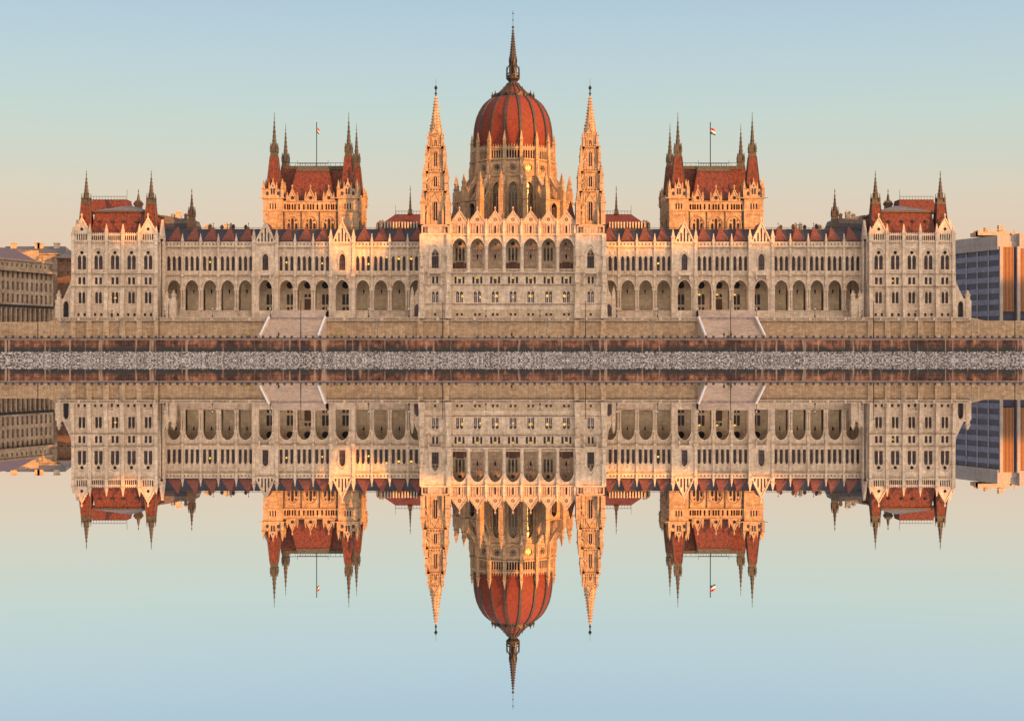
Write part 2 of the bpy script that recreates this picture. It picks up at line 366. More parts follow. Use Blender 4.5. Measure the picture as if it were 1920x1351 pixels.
# ================================================================ LARGE STRUCTURE
def sheet(name, x0, x1, y0, y1, z, mat, n=1):
    mb = MB(); mb.add([(x0, y0, z), (x1, y0, z), (x1, y1, z), (x0, y1, z)], [(0, 1, 2, 3)]); return obj(name, mb, [mat])
mw, t_, b_ = newmat('still_river_water')
b_.inputs['Base Color'].default_value = (.97, .97, .97, 1); b_.inputs['Metallic'].default_value = 1; b_.inputs['Roughness'].default_value = 0.0
M['water'] = mw
tag(sheet('river_water', -1500, 1500, -1400, -27, 0, 'water'), None, None, kind='structure')
M['ground'] = stone('city_ground', (.2, .18, .16), (.16, .14, .13), bw=4, bh=4)
gm = MB(); gm.add([(-6000, -27.6, ZQ - .004), (6000, -27.6, ZQ - .004), (6000, 9000, ZQ - .004), (-6000, 9000, ZQ - .004)], [(0, 1, 2, 3)])
tag(obj('ground', gm, ['ground']), None, None, kind='structure')
# hills on the opposite bank, behind the camera: unseen, ridge shaped to cut the low sun off the lower storeys
thr = [(-900, 400), (60, 430), (150, 430), (185, 450), (215, 500), (245, 530), (262, 525), (290, 440), (320, 405), (560, 405), (592, 440), (612, 490), (640, 522), (680, 500), (712, 484), (735, 468), (1080, 456), (1150, 478), (1215, 470), (1283, 468), (1340, 452), (1430, 462), (1500, 446), (1740, 440), (1900, 445), (2050, 450), (3200, 450)]
YR = 480.0
def ridge(xp):
    p = (xp - YR * math.tan(AZ)) * F / D + 960
    for (a, ya), (b, yb) in zip(thr, thr[1:]):
        if a <= p <= b: y = ya + (yb - ya) * (p - a) / (b - a); break
    else: y = thr[0][1] if p < thr[0][0] else thr[-1][1]
    return H + (HZ - y) * D / F + YR / math.cos(AZ) * math.tan(EL)
hm = MB(); xs = [-1200 + 50 * i for i in range(29)] + [240 + 2 * i for i in range(300)] + [845 + 50 * i for i in range(16)]
ys = [(-446, 0), (-452, .25), (-460, .55), (-470, .84), (-480, 1), (-500, .94), (-560, .8), (-700, .5), (-1000, .2), (-1300, 0)]
for y, k in ys:
    for x in xs:
        e = ridge(min(max(x, 240), 840))
        hm.v.append((x, y, e * k + (random.uniform(-3, 3) if 0 < k < .9 else 0)))
nx = len(xs)
for j in range(len(ys) - 1):
    for i in range(nx - 1): hm.f.append((j * nx + i, j * nx + i + 1, (j + 1) * nx + i + 1, (j + 1) * nx + i)); hm.m.append(0)
M['hill'] = plain('unseen_shadow_hillside', (.10, .10, .07), .9, var=.5, scale=.05)
tag(obj('shadow_hills', hm, ['hill']), None, None, kind='structure')

# ---------------------------------------------------------------- quay wall and rocks
XL, XR = -175, 175
q = MB()
z0q, ztop = -.5, pz(637, -28)
q.box(XL, XR, -28, -26.5, z0q, ztop, 0)
q.box(XL, XR, -28.25, -26.4, ztop, pz(635.2, -28), 1)
q.box(XL, XR, -27.9, -27.5, pz(635.2, -28), pz(633.2, -28), 2)
M['rail'] = plain('dark_parapet_iron', (.055, .045, .05), .6)
qw = thing('quay_wall', (0, -28, 0), 'long dark brown masonry quay wall with pale runs above the rock bank', 'quay wall')
def sub(mb, keep): 
    o = MB(); o.v = mb.v; o.f = [f for f, m in zip(mb.f, mb.m) if m == keep]; o.m = [0] * len(o.f); return o
obj('masonry_face', sub(q, 0), ['quay'], qw, (0, -28, 0)); obj('coping', sub(q, 1), ['cope'], qw, (0, -28, 0)); obj('kerb_rail', sub(q, 2), ['rail'], qw, (0, -28, 0))
pm = MB(); py = pz(659.5, -28); pxo = px(952, -28)
for i in range(16):
    a, b = i * .3927, (i + 1) * .3927
    pm.add([(pxo + r * math.cos(t), yy, py + r * math.sin(t)) for r, yy in ((.42, -28.35), (.52, -28.35), (.52, -27.9), (.42, -27.9)) for t in (a, b)], [(0, 1, 3, 2), (2, 3, 5, 4), (0, 1, 7, 6)])
pm.add([(pxo + .42 * math.cos(i * .3927), -28.02, py + .42 * math.sin(i * .3927)) for i in range(16)], [tuple(range(16))], 1)
obj('outlet_pipe', pm, ['rail', 'iron'], qw, (pxo, -28, py))
# snowy quay road strip and the rock bank
rb = MB(); zr = pz(658.5, -28.2)
rb.add([(XL, -33.2, -.6), (XR, -33.2, -.6), (XR, -27.9, zr - .35), (XL, -27.9, zr - .35)], [(0, 1, 2, 3)])
tag(obj('rock_bank', rb, ['hill']), None, None, kind='structure')
def rocks():
    V = []; Fc = []; MI = []
    base = [(0, 0, 1), (.9, 0, .35), (.28, .85, .35), (-.73, .53, .35), (-.73, -.53, .35), (.28, -.85, .35), (.73, .53, -.4), (-.28, .85, -.4), (-.9, 0, -.4), (-.28, -.85, -.4), (.73, -.53, -.4)]
    bf = [(0, 1, 2), (0, 2, 3), (0, 3, 4), (0, 4, 5), (0, 5, 1), (1, 6, 2), (2, 6, 7), (2, 7, 3), (3, 7, 8), (3, 8, 4), (4, 8, 9), (4, 9, 5), (5, 9, 10), (5, 10, 1), (1, 10, 6)]
    rnd = random.Random(3)
    for i in range(24000):
        t = rnd.random(); x = rnd.uniform(-150, 150); y = -28.1 - 4.5 * (1 - t); z = zr * t - .15 + rnd.uniform(-.1, .1)
        s = rnd.choice((.08, .11, .14, .18)) * rnd.uniform(.8, 1.35); k = len(V); r = rnd.uniform(0, 6.28); c, q_ = math.cos(r), math.sin(r)
        sx, sy, sz = s * rnd.uniform(.9, 1.7), s * rnd.uniform(.8, 1.3), s * rnd.uniform(.5, 1); tl = rnd.uniform(-.6, .6)
        for a, b, d in base:
            a *= sx * rnd.uniform(.7, 1.2); b *= sy * rnd.uniform(.7, 1.2); d = d * sz + a * tl
            V.append((x + a * c - b * q_, y + a * q_ + b * c, z + d))
        m = rnd.choices((0, 1, 2, 3), (5, 3, 2, 2))[0]
        for j, f in enumerate(bf):
            Fc.append(tuple(k + u for u in f)); MI.append(m if not (j < 5 and m != 3 and rnd.random() < .3) else 0)
    mb = MB(); mb.v, mb.f, mb.m = V, Fc, MI; return mb
M['rk0'] = plain('snowy_rock', (.66, .63, .64), .8, var=.3); M['rk1'] = plain('grey_rock', (.46, .42, .38), .9, var=.4)
M['rk2'] = plain('brown_rock', (.38, .30, .22), .9, var=.4); M['rk3'] = plain('dark_wet_rock', (.16, .145, .15), .7, var=.4)
tag(obj('snowy_rocks', rocks(), ['rk0', 'rk1', 'rk2', 'rk3']), 'bank of loose grey rocks dusted with snow at the waterline', 'rocks', kind='stuff')

# ---------------------------------------------------------------- retaining wall with balustrade, stairs
YT = -10.0
ret = thing('retaining_wall', (0, YT, ZQ), 'long tan stone embankment wall with a pale balustrade under the palace', 'retaining wall')
zb_, zl = ZQ, pz(601.5, YT); zt_ = pz(594.5, YT)
wm = MB(); lm = MB(); bm_ = MB()
stL = (px(503, YT), px(611, YT)); stR = (px(1309, YT), px(1419, YT))
segs = [(px(112, YT), stL[0]), (stL[1], stR[0]), (stR[1], px(1818, YT))]
for a, b in segs:
    wm.box(a, b, YT, YT + 1, zb_, zl); lm.box(a, b, YT - .6, YT + 1, zl, zl + .24)
    wm.box(a, b, YT - .15, YT, zb_, zb_ + .9)
    bm_.box(a, b, YT, YT + .5, zt_ - .22, zt_)
    n = int((b - a) / .42)
    for i in range(n):
        x = a + (i + .5) * (b - a) / n
        bm_.fr(x, YT + .25, zl + .2, zt_ - .2, .14, .14, 4, None)
    n = max(1, round((b - a) / 5.23))
    for i in range(n + 1):
        x = a + i * (b - a) / n; bm_.box(x - .35, x + .35, YT - .08, YT + .55, zl + .2, zt_ + .1)
for c in [138, 168, 200, 231, 262, 294, 838, 788, 1081, 1131]:   # battered piers below pavilions and towers
    for xx in ([c, 1925 - c] if c < 400 else [c]):
        x = px(xx, YT); wm.hexa((x - .9, x + .9, YT - 1.1, YT, zb_), (x - .7, x + .7, YT - .5, YT, zl))
# lower plain wall towards both frame edges with a swept end
for sg, e in ((-1, XL), (1, XR)):
    xa = px(112, YT) if sg < 0 else px(1818, YT); xb = px(90, YT) if sg < 0 else px(1846, YT)
    z2 = pz(604, YT) if sg < 0 else pz(601.5, YT)
    pl = [(e, zb_), (e, z2), (xb, z2 + .1), (xb + (xa - xb) * .55, z2 + .7), (xa, zt_ - .1), (xa, zb_)]
    wm.prism(pl, YT - .002, YT + .8)
obj('wall_face', wm, ['wall'], ret, (0, YT, ZQ)); obj('ledge', lm, ['st'], ret, (0, YT, zl)); obj('balustrade', bm_, ['st'], ret, (0, YT, zl))
tm = MB(); tm.box(px(112, YT), px(1818, YT), YT + 1, 130, ZQ - 1, ZT - .15); tm.box(-600, 600, 30, 900, ZQ - 1, pz(604, 20)); tm.box(-600, 600, YT + .8, 30, ZQ - 1, pz(606, 0))
tag(obj('terrace_ground', tm, ['cope']), None, None, kind='structure')
for (a, b), nm in ((stL, 'left'), (stR, 'right')):
    st = thing('staircase', ((a + b) / 2, -20, ZQ), 'broad stone steps with snowy side ramps, %s-hand flight down to the quay' % nm, 'stairs', 'riverside stairs')
    s = MB(); N = 22; y0, y1 = YT + 1.2, -25.2; zz = pz(597, YT)
    for i in range(N):
        ya = y0 + (y1 - y0) * i / N; z = zz - (zz - ZQ) * i / N
        s.box(a + .5, b - .5, y0 + (y1 - y0) * (i + 1) / N, YT + 2, ZQ, z - (zz - ZQ) / N) if i < N - 1 else None
    for i in range(9): s.box(a + .5, b - .5, YT + 2 + i * .35, -.36, ZT - .6, zz - .25 + (pz(582, 0) - zz + .25) * (i + 1) / 9)
    obj('steps', s, ['stair'], st, ((a + b) / 2, -20, ZQ))
    for x in (a + .2, b - .2):
        c = MB(); c.prismx([(YT, zb_), (YT, zz + .5), (y1, ZQ + .8), (y1, ZQ)], x - .4, x + .4)
        obj('side_wall', c, ['st'], st, (x, YT, ZQ))
        c = MB(); c.prismx([(YT + .2, zz + .52), (YT + .2, zz + .75), (y1 - .1, ZQ + 1.05), (y1 - .1, ZQ + .82)], x - .2, x + .2)
        obj('snow_cap', c, ['snow'], st, (x, YT, ZQ))

# ================================================================ THE PALACE
pal = thing('parliament_palace', (CX, 0, ZT), 'huge pale gothic revival palace with red dome, spires and arcades above the river', 'palace')
cnt = {'arch': 0}
def wing(sg):
    side = 'left' if sg < 0 else 'right'
    U = lambda p, Y=0: CX + sg * (962.5 - p) * (D + Y) / F
    # sg=-1 : left wing (x below centre), sg=+1 : mirrored
    Z = lambda y: pz(y, 0)
    wall = MB(); roof = MB(); back = MB()
    zf, zbase = Z(582), ZT - .3
    bays = [326.5, 360, 393.5, 427, 460.3]; b2 = [537, 570.5, 604]; b3 = [680.6, 714.3, 747.6, 781]
    G = [498.7, 642.5]; hw = mm(16.7, 0)
    wins = []; pins = []; lant = []
    y = 0
    for c in bays + b2 + b3:
        cx = U(c); x0, x1 = cx - hw, cx + hw
        # base wall
        if c not in b2: wall.box(x0, x1, -.35, 5, zbase, zf)
        # arcade
        wallrow(wall, x0, x1, zf, Z(515), y, [(cx, arch(mm(12.6, 0), zf, Z(542), Z(525.2), .1, 8))], .9)
        mould(wall, cx, mm(12.7, 0), Z(542), Z(525.2), y, .38, .22, .1)
        # upper lights
        ls = [(-mm(10.2, 0), mm(3, 0)), (0, mm(3, 0)), (mm(10.2, 0), mm(3, 0))]
        zb, zs, za = Z(507.5), Z(485), Z(480)
        wallrow(wall, x0, x1, Z(510), Z(476), y, [(cx + d, arch(h, zb, zs, za, .1, 5)) for d, h in ls], .55)
        wall.add([(x0, y, Z(515)), (x1, y, Z(515)), (x1, y, Z(510)), (x0, y, Z(510))], [(0, 1, 2, 3)])
        wall.add([(x0, y, Z(476)), (x1, y, Z(476)), (x1, y, Z(462)), (x0, y, Z(462))], [(0, 1, 2, 3)])
        for d, h in ls:
            mould(wall, cx + d, h, zs, za, y, .16, .14, .15)
            gx = cx + d; wall.add([(gx - .6, y - .1, Z(479)), (gx, y - .1, Z(475)), (gx + .6, y - .1, Z(479)), (gx, y - .1, Z(477.6))], [(0, 3, 1), (1, 3, 2)])
            wall.box(gx - .1, gx + .1, y - .18, y, Z(476), Z(470)); wall.box(gx - .25, gx + .25, y - .22, y, Z(472.6), Z(471.6))
        for d in (-.5, .5): # colonnettes between lights
            gx = cx + d * mm(10.2, 0); wall.fr(gx, y - .12, Z(515), Z(485), .16, .14, 6)
        for k in range(9): gx = x0 + (k + .5) * (x1 - x0) / 9; wall.box(gx - .12, gx + .12, y - .12, y, Z(514), Z(509.5))
        wins.append((cx, y + .5, [(d, h, zb, zs, za) for d, h in ls]))
        # parapet with diamond openings
        zp0, zp1 = Z(462), Z(454.3); zc = (zp0 + zp1) / 2 + .02
        n = 5; dw = (x1 - x0) / n; dr = .36
        wallrow(wall, x0, x1, zp0, zp1, y - .25, [(x0 + (k + .5) * dw, [(0, zc - dr), (-dr, zc), (0, zc + dr)]) for k in range(n)], .35)
        wall.box(x0, x1, y - .4, y + .1, zp1, zp1 + .14)
        # back wall of the loggia
        windowed = c in b2
        by = 5.0
        if not windowed:
            back.add([(x0, by, zf), (x1, by, zf), (x1, by, Z(520)), (x0, by, Z(520))], [(0, 1, 2, 3)], 0)
            for yy in (573, 578): back.box(x0, x1, by - .12, by, Z(yy), Z(yy - .8))
            back.box(x0, x1, by - .15, by, Z(549), Z(548)); lant.append((cx + sg * .0, 1.2))
        else: wins.append(('back', c, cx, by))
        # loggia floor, ceiling and side ribs
        wall.add([(x0, 0, zf), (x1, 0, zf), (x1, by, zf), (x0, by, zf)], [(0, 1, 2, 3)])
        wall.add([(x0, .9, Z(522)), (x1, .9, Z(522)), (x1, by, Z(522)), (x0, by, Z(522))], [(0, 1, 2, 3)])
        for e in (x0, x1):
            back.prismx([(.9, Z(542)), (.9, Z(522)), (by, Z(522)), (by, Z(542)), (by - .4, Z(532)), (by / 2, Z(526)), (1.3, Z(532))], e - .2, e + .2)
            back.box(e - .25, e + .25, by - .3, by, zf, Z(542))
        # dormer pyramid roof
        rx = cx; h = mm(13, 3)
        roof.add([(rx - h, .6, pz(452, 2)), (rx + h, .6, pz(452, 2)), (rx, 5, pz(423.5, 5)), (rx - h, 8, pz(452, 2)), (rx + h, 8, pz(452, 2)), (rx - h * .8, 1.2, pz(446, 2)), (rx + h * .8, 1.2, pz(446, 2))],
                 [(0, 1, 6, 5), (5, 6, 2), (0, 5, 2, 3), (1, 4, 2, 6)], 0)
        roof.add([(rx - h - .1, .45, pz(454.5, 2)), (rx + h + .1, .45, pz(454.5, 2)), (rx + h * .95, .8, pz(450, 2)), (rx - h * .95, .8, pz(450, 2))], [(0, 1, 2, 3)], 1)
        for k in range(6): gx = rx - h * .9 + k * h * .36; roof.bar((gx, .5, pz(452, 1)), (gx, .5, pz(447.5, 1)), .06, 2)
        roof.bar((rx, 5, pz(425, 5)), (rx, 5, pz(417, 5)), .07, 2); roof.fr(rx, 5, pz(420, 5), pz(419, 5), .18, .18, 6, None, 2)
    # piers, pilasters and pinnacles at the bay boundaries
    bx = [342.8, 376.7, 410, 443.5, 553.5, 587.5, 697.5, 731, 764.5]
    for b in bx + [309.5]:
        x = U(b)
        for dx_ in (-.33, .33): wall.fr(x + dx_, -.22, zf, Z(544), .3, .3, 8)
        wall.box(x - .7, x + .7, -.6, 0, zf, zf + .7); wall.box(x - .75, x + .75, -.6, .3, Z(544.5), Z(541))
        wall.box(x - .28, x + .28, -.5, 0, Z(541), Z(462)); wall.box(x - .4, x + .4, -.75, 0, Z(519), Z(514)); wall.box(x - .38, x + .38, -.6, 0, Z(534), Z(526))
        if b in bx: pins.append((x, -.35, Z(462), Z(437.5), .7))
    wall.box(U(785), U(300), -.7, 0, Z(515.6), Z(514.4)) if sg < 0 else wall.box(U(300), U(785), -.7, 0, Z(515.6), Z(514.4))
    xa, xb = sorted((U(785), U(300)))
    wall.box(xa, xb, -.75, .02, Z(463.4), Z(461.8)); wall.box(xa, xb, -.28, 0, Z(466), Z(464.6)); wall.box(xa, xb, -.5, 0, Z(583.5), Z(582)); wall.box(xa, xb, -.42, 0, Z(588), Z(587.3))
    wall.box(xa, xb, 5.7, 16, zbase, Z(460)); back.box(xa, xb, 5.6, 5.69, zf, Z(520))
    wall.box(xa, xb, .05, 5.02, Z(521.8), Z(516)); wall.box(xa, xb, .3, 5, Z(463), Z(456))
    for z_ in (476,): wall.add([(xa, .62, Z(516)), (xb, .62, Z(516)), (xb, .62, Z(463)), (xa, .62, Z(463))], [(0, 1, 2, 3)])
    # gable bays
    gy = -1.2
    for c in G:
        cx = U(c); hg = mm(21.3, gy); x0, x1 = cx - hg, cx + hg; z = lambda yy: pz(yy, gy)
        wallrow(wall, x0, x1, z(582), z(515), gy, [(cx, arch(mm(12.6, gy), z(582), z(541.5), z(524.6), .15, 8))], 2.0)
        mould(wall, cx, mm(12.7, gy), z(541.5), z(524.6), gy, .4, .25, .15)
        mould(wall, cx, mm(15.5, gy), z(541.5), z(520), gy, .15, .3, .2)
        wall.box(x0, x1, gy - .3, 5, zbase, z(582))
        wzb, wzs, wza = z(506.5), z(484), z(475.5)
        wallrow(wall, x0, x1, z(515), z(462), gy, [(cx, arch(mm(5.6, gy), wzb, wzs, wza, .3, 7))], .6)
        mould(wall, cx, mm(6.2, gy), wzs, wza, gy, .3, .2, .3, foot=2.2); mould(wall, cx, mm(9, gy), wzs - .3, z(470), gy, .18, .3, .6, foot=.4)
        wins.append((cx, gy + .5, [(0, mm(5.6, gy), wzb, wzs, wza)]))
        wall.box(cx - mm(11, gy), cx + mm(11, gy), gy - 1.1, gy, z(516), z(514.5)); wall.box(cx - mm(11, gy), cx + mm(11, gy), gy - 1.1, gy - .9, z(514.5), z(510))
        for e in (-1, 1): wall.box(cx + e * mm(10, gy) - .25, cx + e * mm(10, gy) + .25, gy - .9, gy, z(524), z(516)); wall.box(cx + e * mm(10.5, gy) - .2, cx + e * mm(10.5, gy) + .2, gy - 1.15, gy - .75, z(514.5), z(508))
        for k in range(7): gx = x0 + (k + .5) * (x1 - x0) / 7; mould(wall, gx, .35, z(461), z(458.5), gy, .12, .15, .2, n=4)
        wallrow(wall, x0, x1, z(462), z(456), gy, [])
        wall.box(x0, x1, gy - .4, gy + .2, z(457), z(455.6))
        # gable with five lancets
        g0 = z(455.6); zap = z(416); wg_ = mm(18, gy)
        lan = [(-12.2, 447), (-6.2, 436), (0, 427), (6.2, 436), (12.2, 447)]
        xs_ = [cx - wg_] + [cx + mm((lan[i][0] + lan[i + 1][0]) / 2, gy) for i in range(4)] + [cx + wg_]
        top = lambda X: zap + (g0 - zap) * abs(X - cx) / wg_
        for i, (d, t) in enumerate(lan):
            gx = cx + mm(d, gy); o = arch(mm(1.5, gy), z(453), z(t + 1.5), z(t), .2, 3); xl, xr = xs_[i], xs_[i + 1]
            for s2, xe in ((1, xl), (-1, xr)):
                P = [(xe, g0), (gx, g0)] + [(gx + s2 * a, b) for a, b in o] + [(gx, top(gx))]
                if abs(top(xe) - g0) > .01: P.append((xe, top(xe)))
                wall.add([(a, gy, b) for a, b in P], [tuple(range(len(P)))])
                fu = [(gx + s2 * a, b) for a, b in o]; n = len(fu)
                wall.add([(a, gy, b) for a, b in fu] + [(a, gy + .4, b) for a, b in fu], [(k, k + 1, n + k + 1, n + k) for k in range(n - 1)])
        lv = MB(); lv.add([(cx - wg_ * .97, gy + .38, g0 + .1), (cx + wg_ * .97, gy + .38, g0 + .1), (cx, gy + .38, zap - .2)], [(0, 1, 2)])
        wins.append(('louvre', lv, cx))
        gable(wall, cx, wg_ + .05, g0, zap, gy + .41, .3, 0)
        for s2 in (1, -1):
            wall.add([(cx + s2 * (wg_ + .35), gy - .25, g0), (cx + s2 * (wg_ - .1), gy - .25, g0), (cx, gy - .25, zap - .25), (cx, gy - .25, zap + .3), (cx + s2 * (wg_ + .35), gy + .5, g0), (cx, gy + .5, zap + .3), (cx + s2 * (wg_ - .1), gy, g0), (cx, gy, zap - .25)], [(0, 1, 2, 3), (0, 3, 5, 4), (1, 2, 7, 6)])
        roof.add([(cx - wg_, gy + .8, g0), (cx + wg_, gy + .8, g0), (cx, gy + .8, zap - .1), (cx - wg_, 9, g0), (cx + wg_, 9, g0), (cx, 9, zap - .1)], [(0, 2, 5, 3), (1, 4, 5, 2)], 0)
        for e in (-1, 1):
            x = cx + e * hg
            wall.box(x - .55, x + .55, gy - .5, 0, z(600), z(541)); wall.box(x - .45, x + .45, gy - .4, 0, z(541), z(455))
            wall.box(x - .65, x + .65, gy - .7, 0, z(543), z(540)); wall.box(x - .6, x + .6, gy - .8, 0, z(519), z(513)); wall.box(x - .55, x + .55, gy - .55, 0, z(592), z(600))
            wall.fr(x - e * .7, gy - .1, z(582), z(541.5), .28, .28, 8)
            wall.box(x - .3, x + .3, gy - .62, gy - .3, z(534), z(526))
            pins.append((x, gy + .1, z(455), z(429), 1.0))
        x = U(c); wins.append(('back', c, x, 5.0))
        back.box(x0, x1, 5.02, 5.3, Z(521), Z(516))
        wall.add([(x0, gy, z(582)), (x1, gy, z(582)), (x1, 5, z(582)), (x0, 5, z(582))], [(0, 1, 2, 3)])
    # main roof, slate with a flat top and railing
    yr, zr_ = 6.5, pz(431.5, 6.5)
    roof.add([(xa, .5, Z(455)), (xb, .5, Z(455)), (xb, yr, zr_), (xa, yr, zr_), (xb, 15, zr_ + .3), (xa, 15, zr_ + .3)], [(0, 1, 2, 3), (3, 2, 4, 5)], 1)
    roof.box(xa, xb, yr - .05, yr + .25, zr_ - .1, zr_ + .35, 3)
    n = int((xb - xa) / 1.6)
    for k in range(n): roof.bar((xa + k * 1.6, yr + 3, zr_), (xa + k * 1.6, yr + 3, zr_ + 1.0), .05, 2)
    roof.box(xa, xb, yr + 2.95, yr + 3.05, zr_ + .95, zr_ + 1.05, 2)
    W = obj('wing', wall, ['st'], pal, (U(540), 0, ZT)); W['label'] = '%s long arcaded wing' % side
    obj('loggia_back_wall', back, ['lgback'], W, (U(540), 5, ZT))
    rf = obj('roof', roof, ['redd', 'slate', 'iron', 'bronze'], W, (U(540), 6, Z(455)))
    k = 0
    for w_ in wins:
        if w_[0] == 'back':
            _, c, cx, by = w_; mbk = MB(); h = mm(16.7, 0) if c in b2 else mm(20, 0); x0, x1 = cx - h, cx + h
            # framed wall with a pair of lights (or the door) and a dark medallion
            zlo, zmid, zhi = Z(582), Z(556.5), Z(520)
            dxw = mm(3.6, 0); off = cx + sg * -mm(3.5, 0) * (1 if sg < 0 else 1)
            off = cx - sg * mm(2.2, 0)
            if c == 570.5:
                wallrow(mbk, x0, x1, zlo, Z(557.5), by, [(off, rect(mm(6.4, 0), zlo + .05, Z(559)))], .4)
                wallrow(mbk, x0, x1, Z(557.5), Z(546), by, [(off + e * dxw, arch(mm(2.7, 0), Z(556), Z(552), Z(549), .1, 4)) for e in (-1, 1)], .4)
                dr = MB(); dr.box(off - mm(6.4, 0), off + mm(6.4, 0), by + .3, by + .4, zlo + .05, Z(559))
                for e in (-1, 1):
                    for r_ in range(3): dr.box(off + e * 1 - .6, off + e * 1 + .6, by + .24, by + .3, zlo + .5 + r_ * 1.15, zlo + 1.4 + r_ * 1.15)
                dr.box(off - .08, off + .08, by + .2, by + .3, zlo, Z(559))
                obj('door', dr, ['wood'], W, (off, by, zlo))
                lit = (-dxw if sg > 0 else dxw, .8, .3, 'star') if sg > 0 else None
                win(W, off, by + .35, [(e * dxw, mm(2.7, 0), Z(556), Z(552), Z(549)) for e in (-1, 1)], lit=lit)
            else:
                wallrow(mbk, x0, x1, zlo, Z(572.5), by, [(off + e * dxw, rect(mm(2.4, 0), Z(580.5), Z(574.5))) for e in (-1, 1)], .4)
                wallrow(mbk, x0, x1, Z(572.5), Z(546), by, [(off + e * dxw, arch(mm(2.9, 0), Z(570), Z(553), Z(549.5), .1, 4)) for e in (-1, 1)], .4)
                lit = (-dxw, 3.0, .35, 'star') if sg > 0 and c in (537, 604) else None
                win(W, off, by + .35, [(e * dxw, mm(2.9, 0), Z(570), Z(553), Z(549.5)) for e in (-1, 1)], lit=lit)
                win(W, off, by + .35, [(e * dxw, mm(2.4, 0), Z(580.5), Z(574.5), Z(574.5)) for e in (-1, 1)], name='cellar_window', bars=False)
            wallrow(mbk, x0, x1, Z(546), Z(520), by, [])
            mbk.box(off - .12, off + .12, by - .25, by, Z(549), Z(544))
            ring(mbk, off, Z(533), 1.05, by, .2, .15)
            mbk.add([(off + 1.05 * math.cos(i * .3927), by - .05, Z(533) + 1.05 * math.sin(i * .3927)) for i in range(16)], [tuple(range(16))], 1)
            obj('loggia_bay_wall', mbk, ['lgback', 'slate'], W, (cx, by, zlo))
        elif w_[0] == 'louvre': obj('louvre', w_[1], ['glass'], W, (w_[2], gy, Z(450)))
        else:
            lit = None; k += 1
            if len(w_[2]) == 3:
                j = {(-1, 6): (0, 2.5, .2), (-1, 8): (0, 2.2, .2), (-1, 9): (1.6, 2.0, .25), (-1, 10): (1.6, 4, .25), (-1, 11): (0, 3.6, .42), (-1, 12): (-1.6, 3.6, .4), (1, 9): (-1.6, 2.2, .3), (-1, 3): (0, 2.6, .2)}.get((sg, k))
                if j: lit = (j[0], j[1], j[2], 'star')
            win(W, w_[0], w_[1], w_[2], lit=lit, name='lancet_window' if len(w_[2]) == 3 else 'window')
    P0 = {}
    for x, yy, za_, zb2, ww in pins:
        if ww not in P0: m_ = MB(); pin(m_, 0, 0, 0, zb2 - za_, ww, sh=.38); P0[ww] = m_.mesh('pinnacle', ['st'])
        obj('pinnacle', P0[ww], None, W, (x, yy, za_))
    lm_ = MB(); lm_.bar((0, 0, 3.2), (0, 0, .9), .035); lm_.fr(0, 0, .1, .9, .12, .3, 6); lm_.fr(0, 0, .9, 1.15, .3, .06, 6); lm_.fr(0, 0, -.2, .1, .03, .12, 6)
    lme = lm_.mesh('lantern', ['iron'])
    for x, yy in lant: obj('lantern', lme, None, W, (x, 2.5, Z(549.5)))
    return W

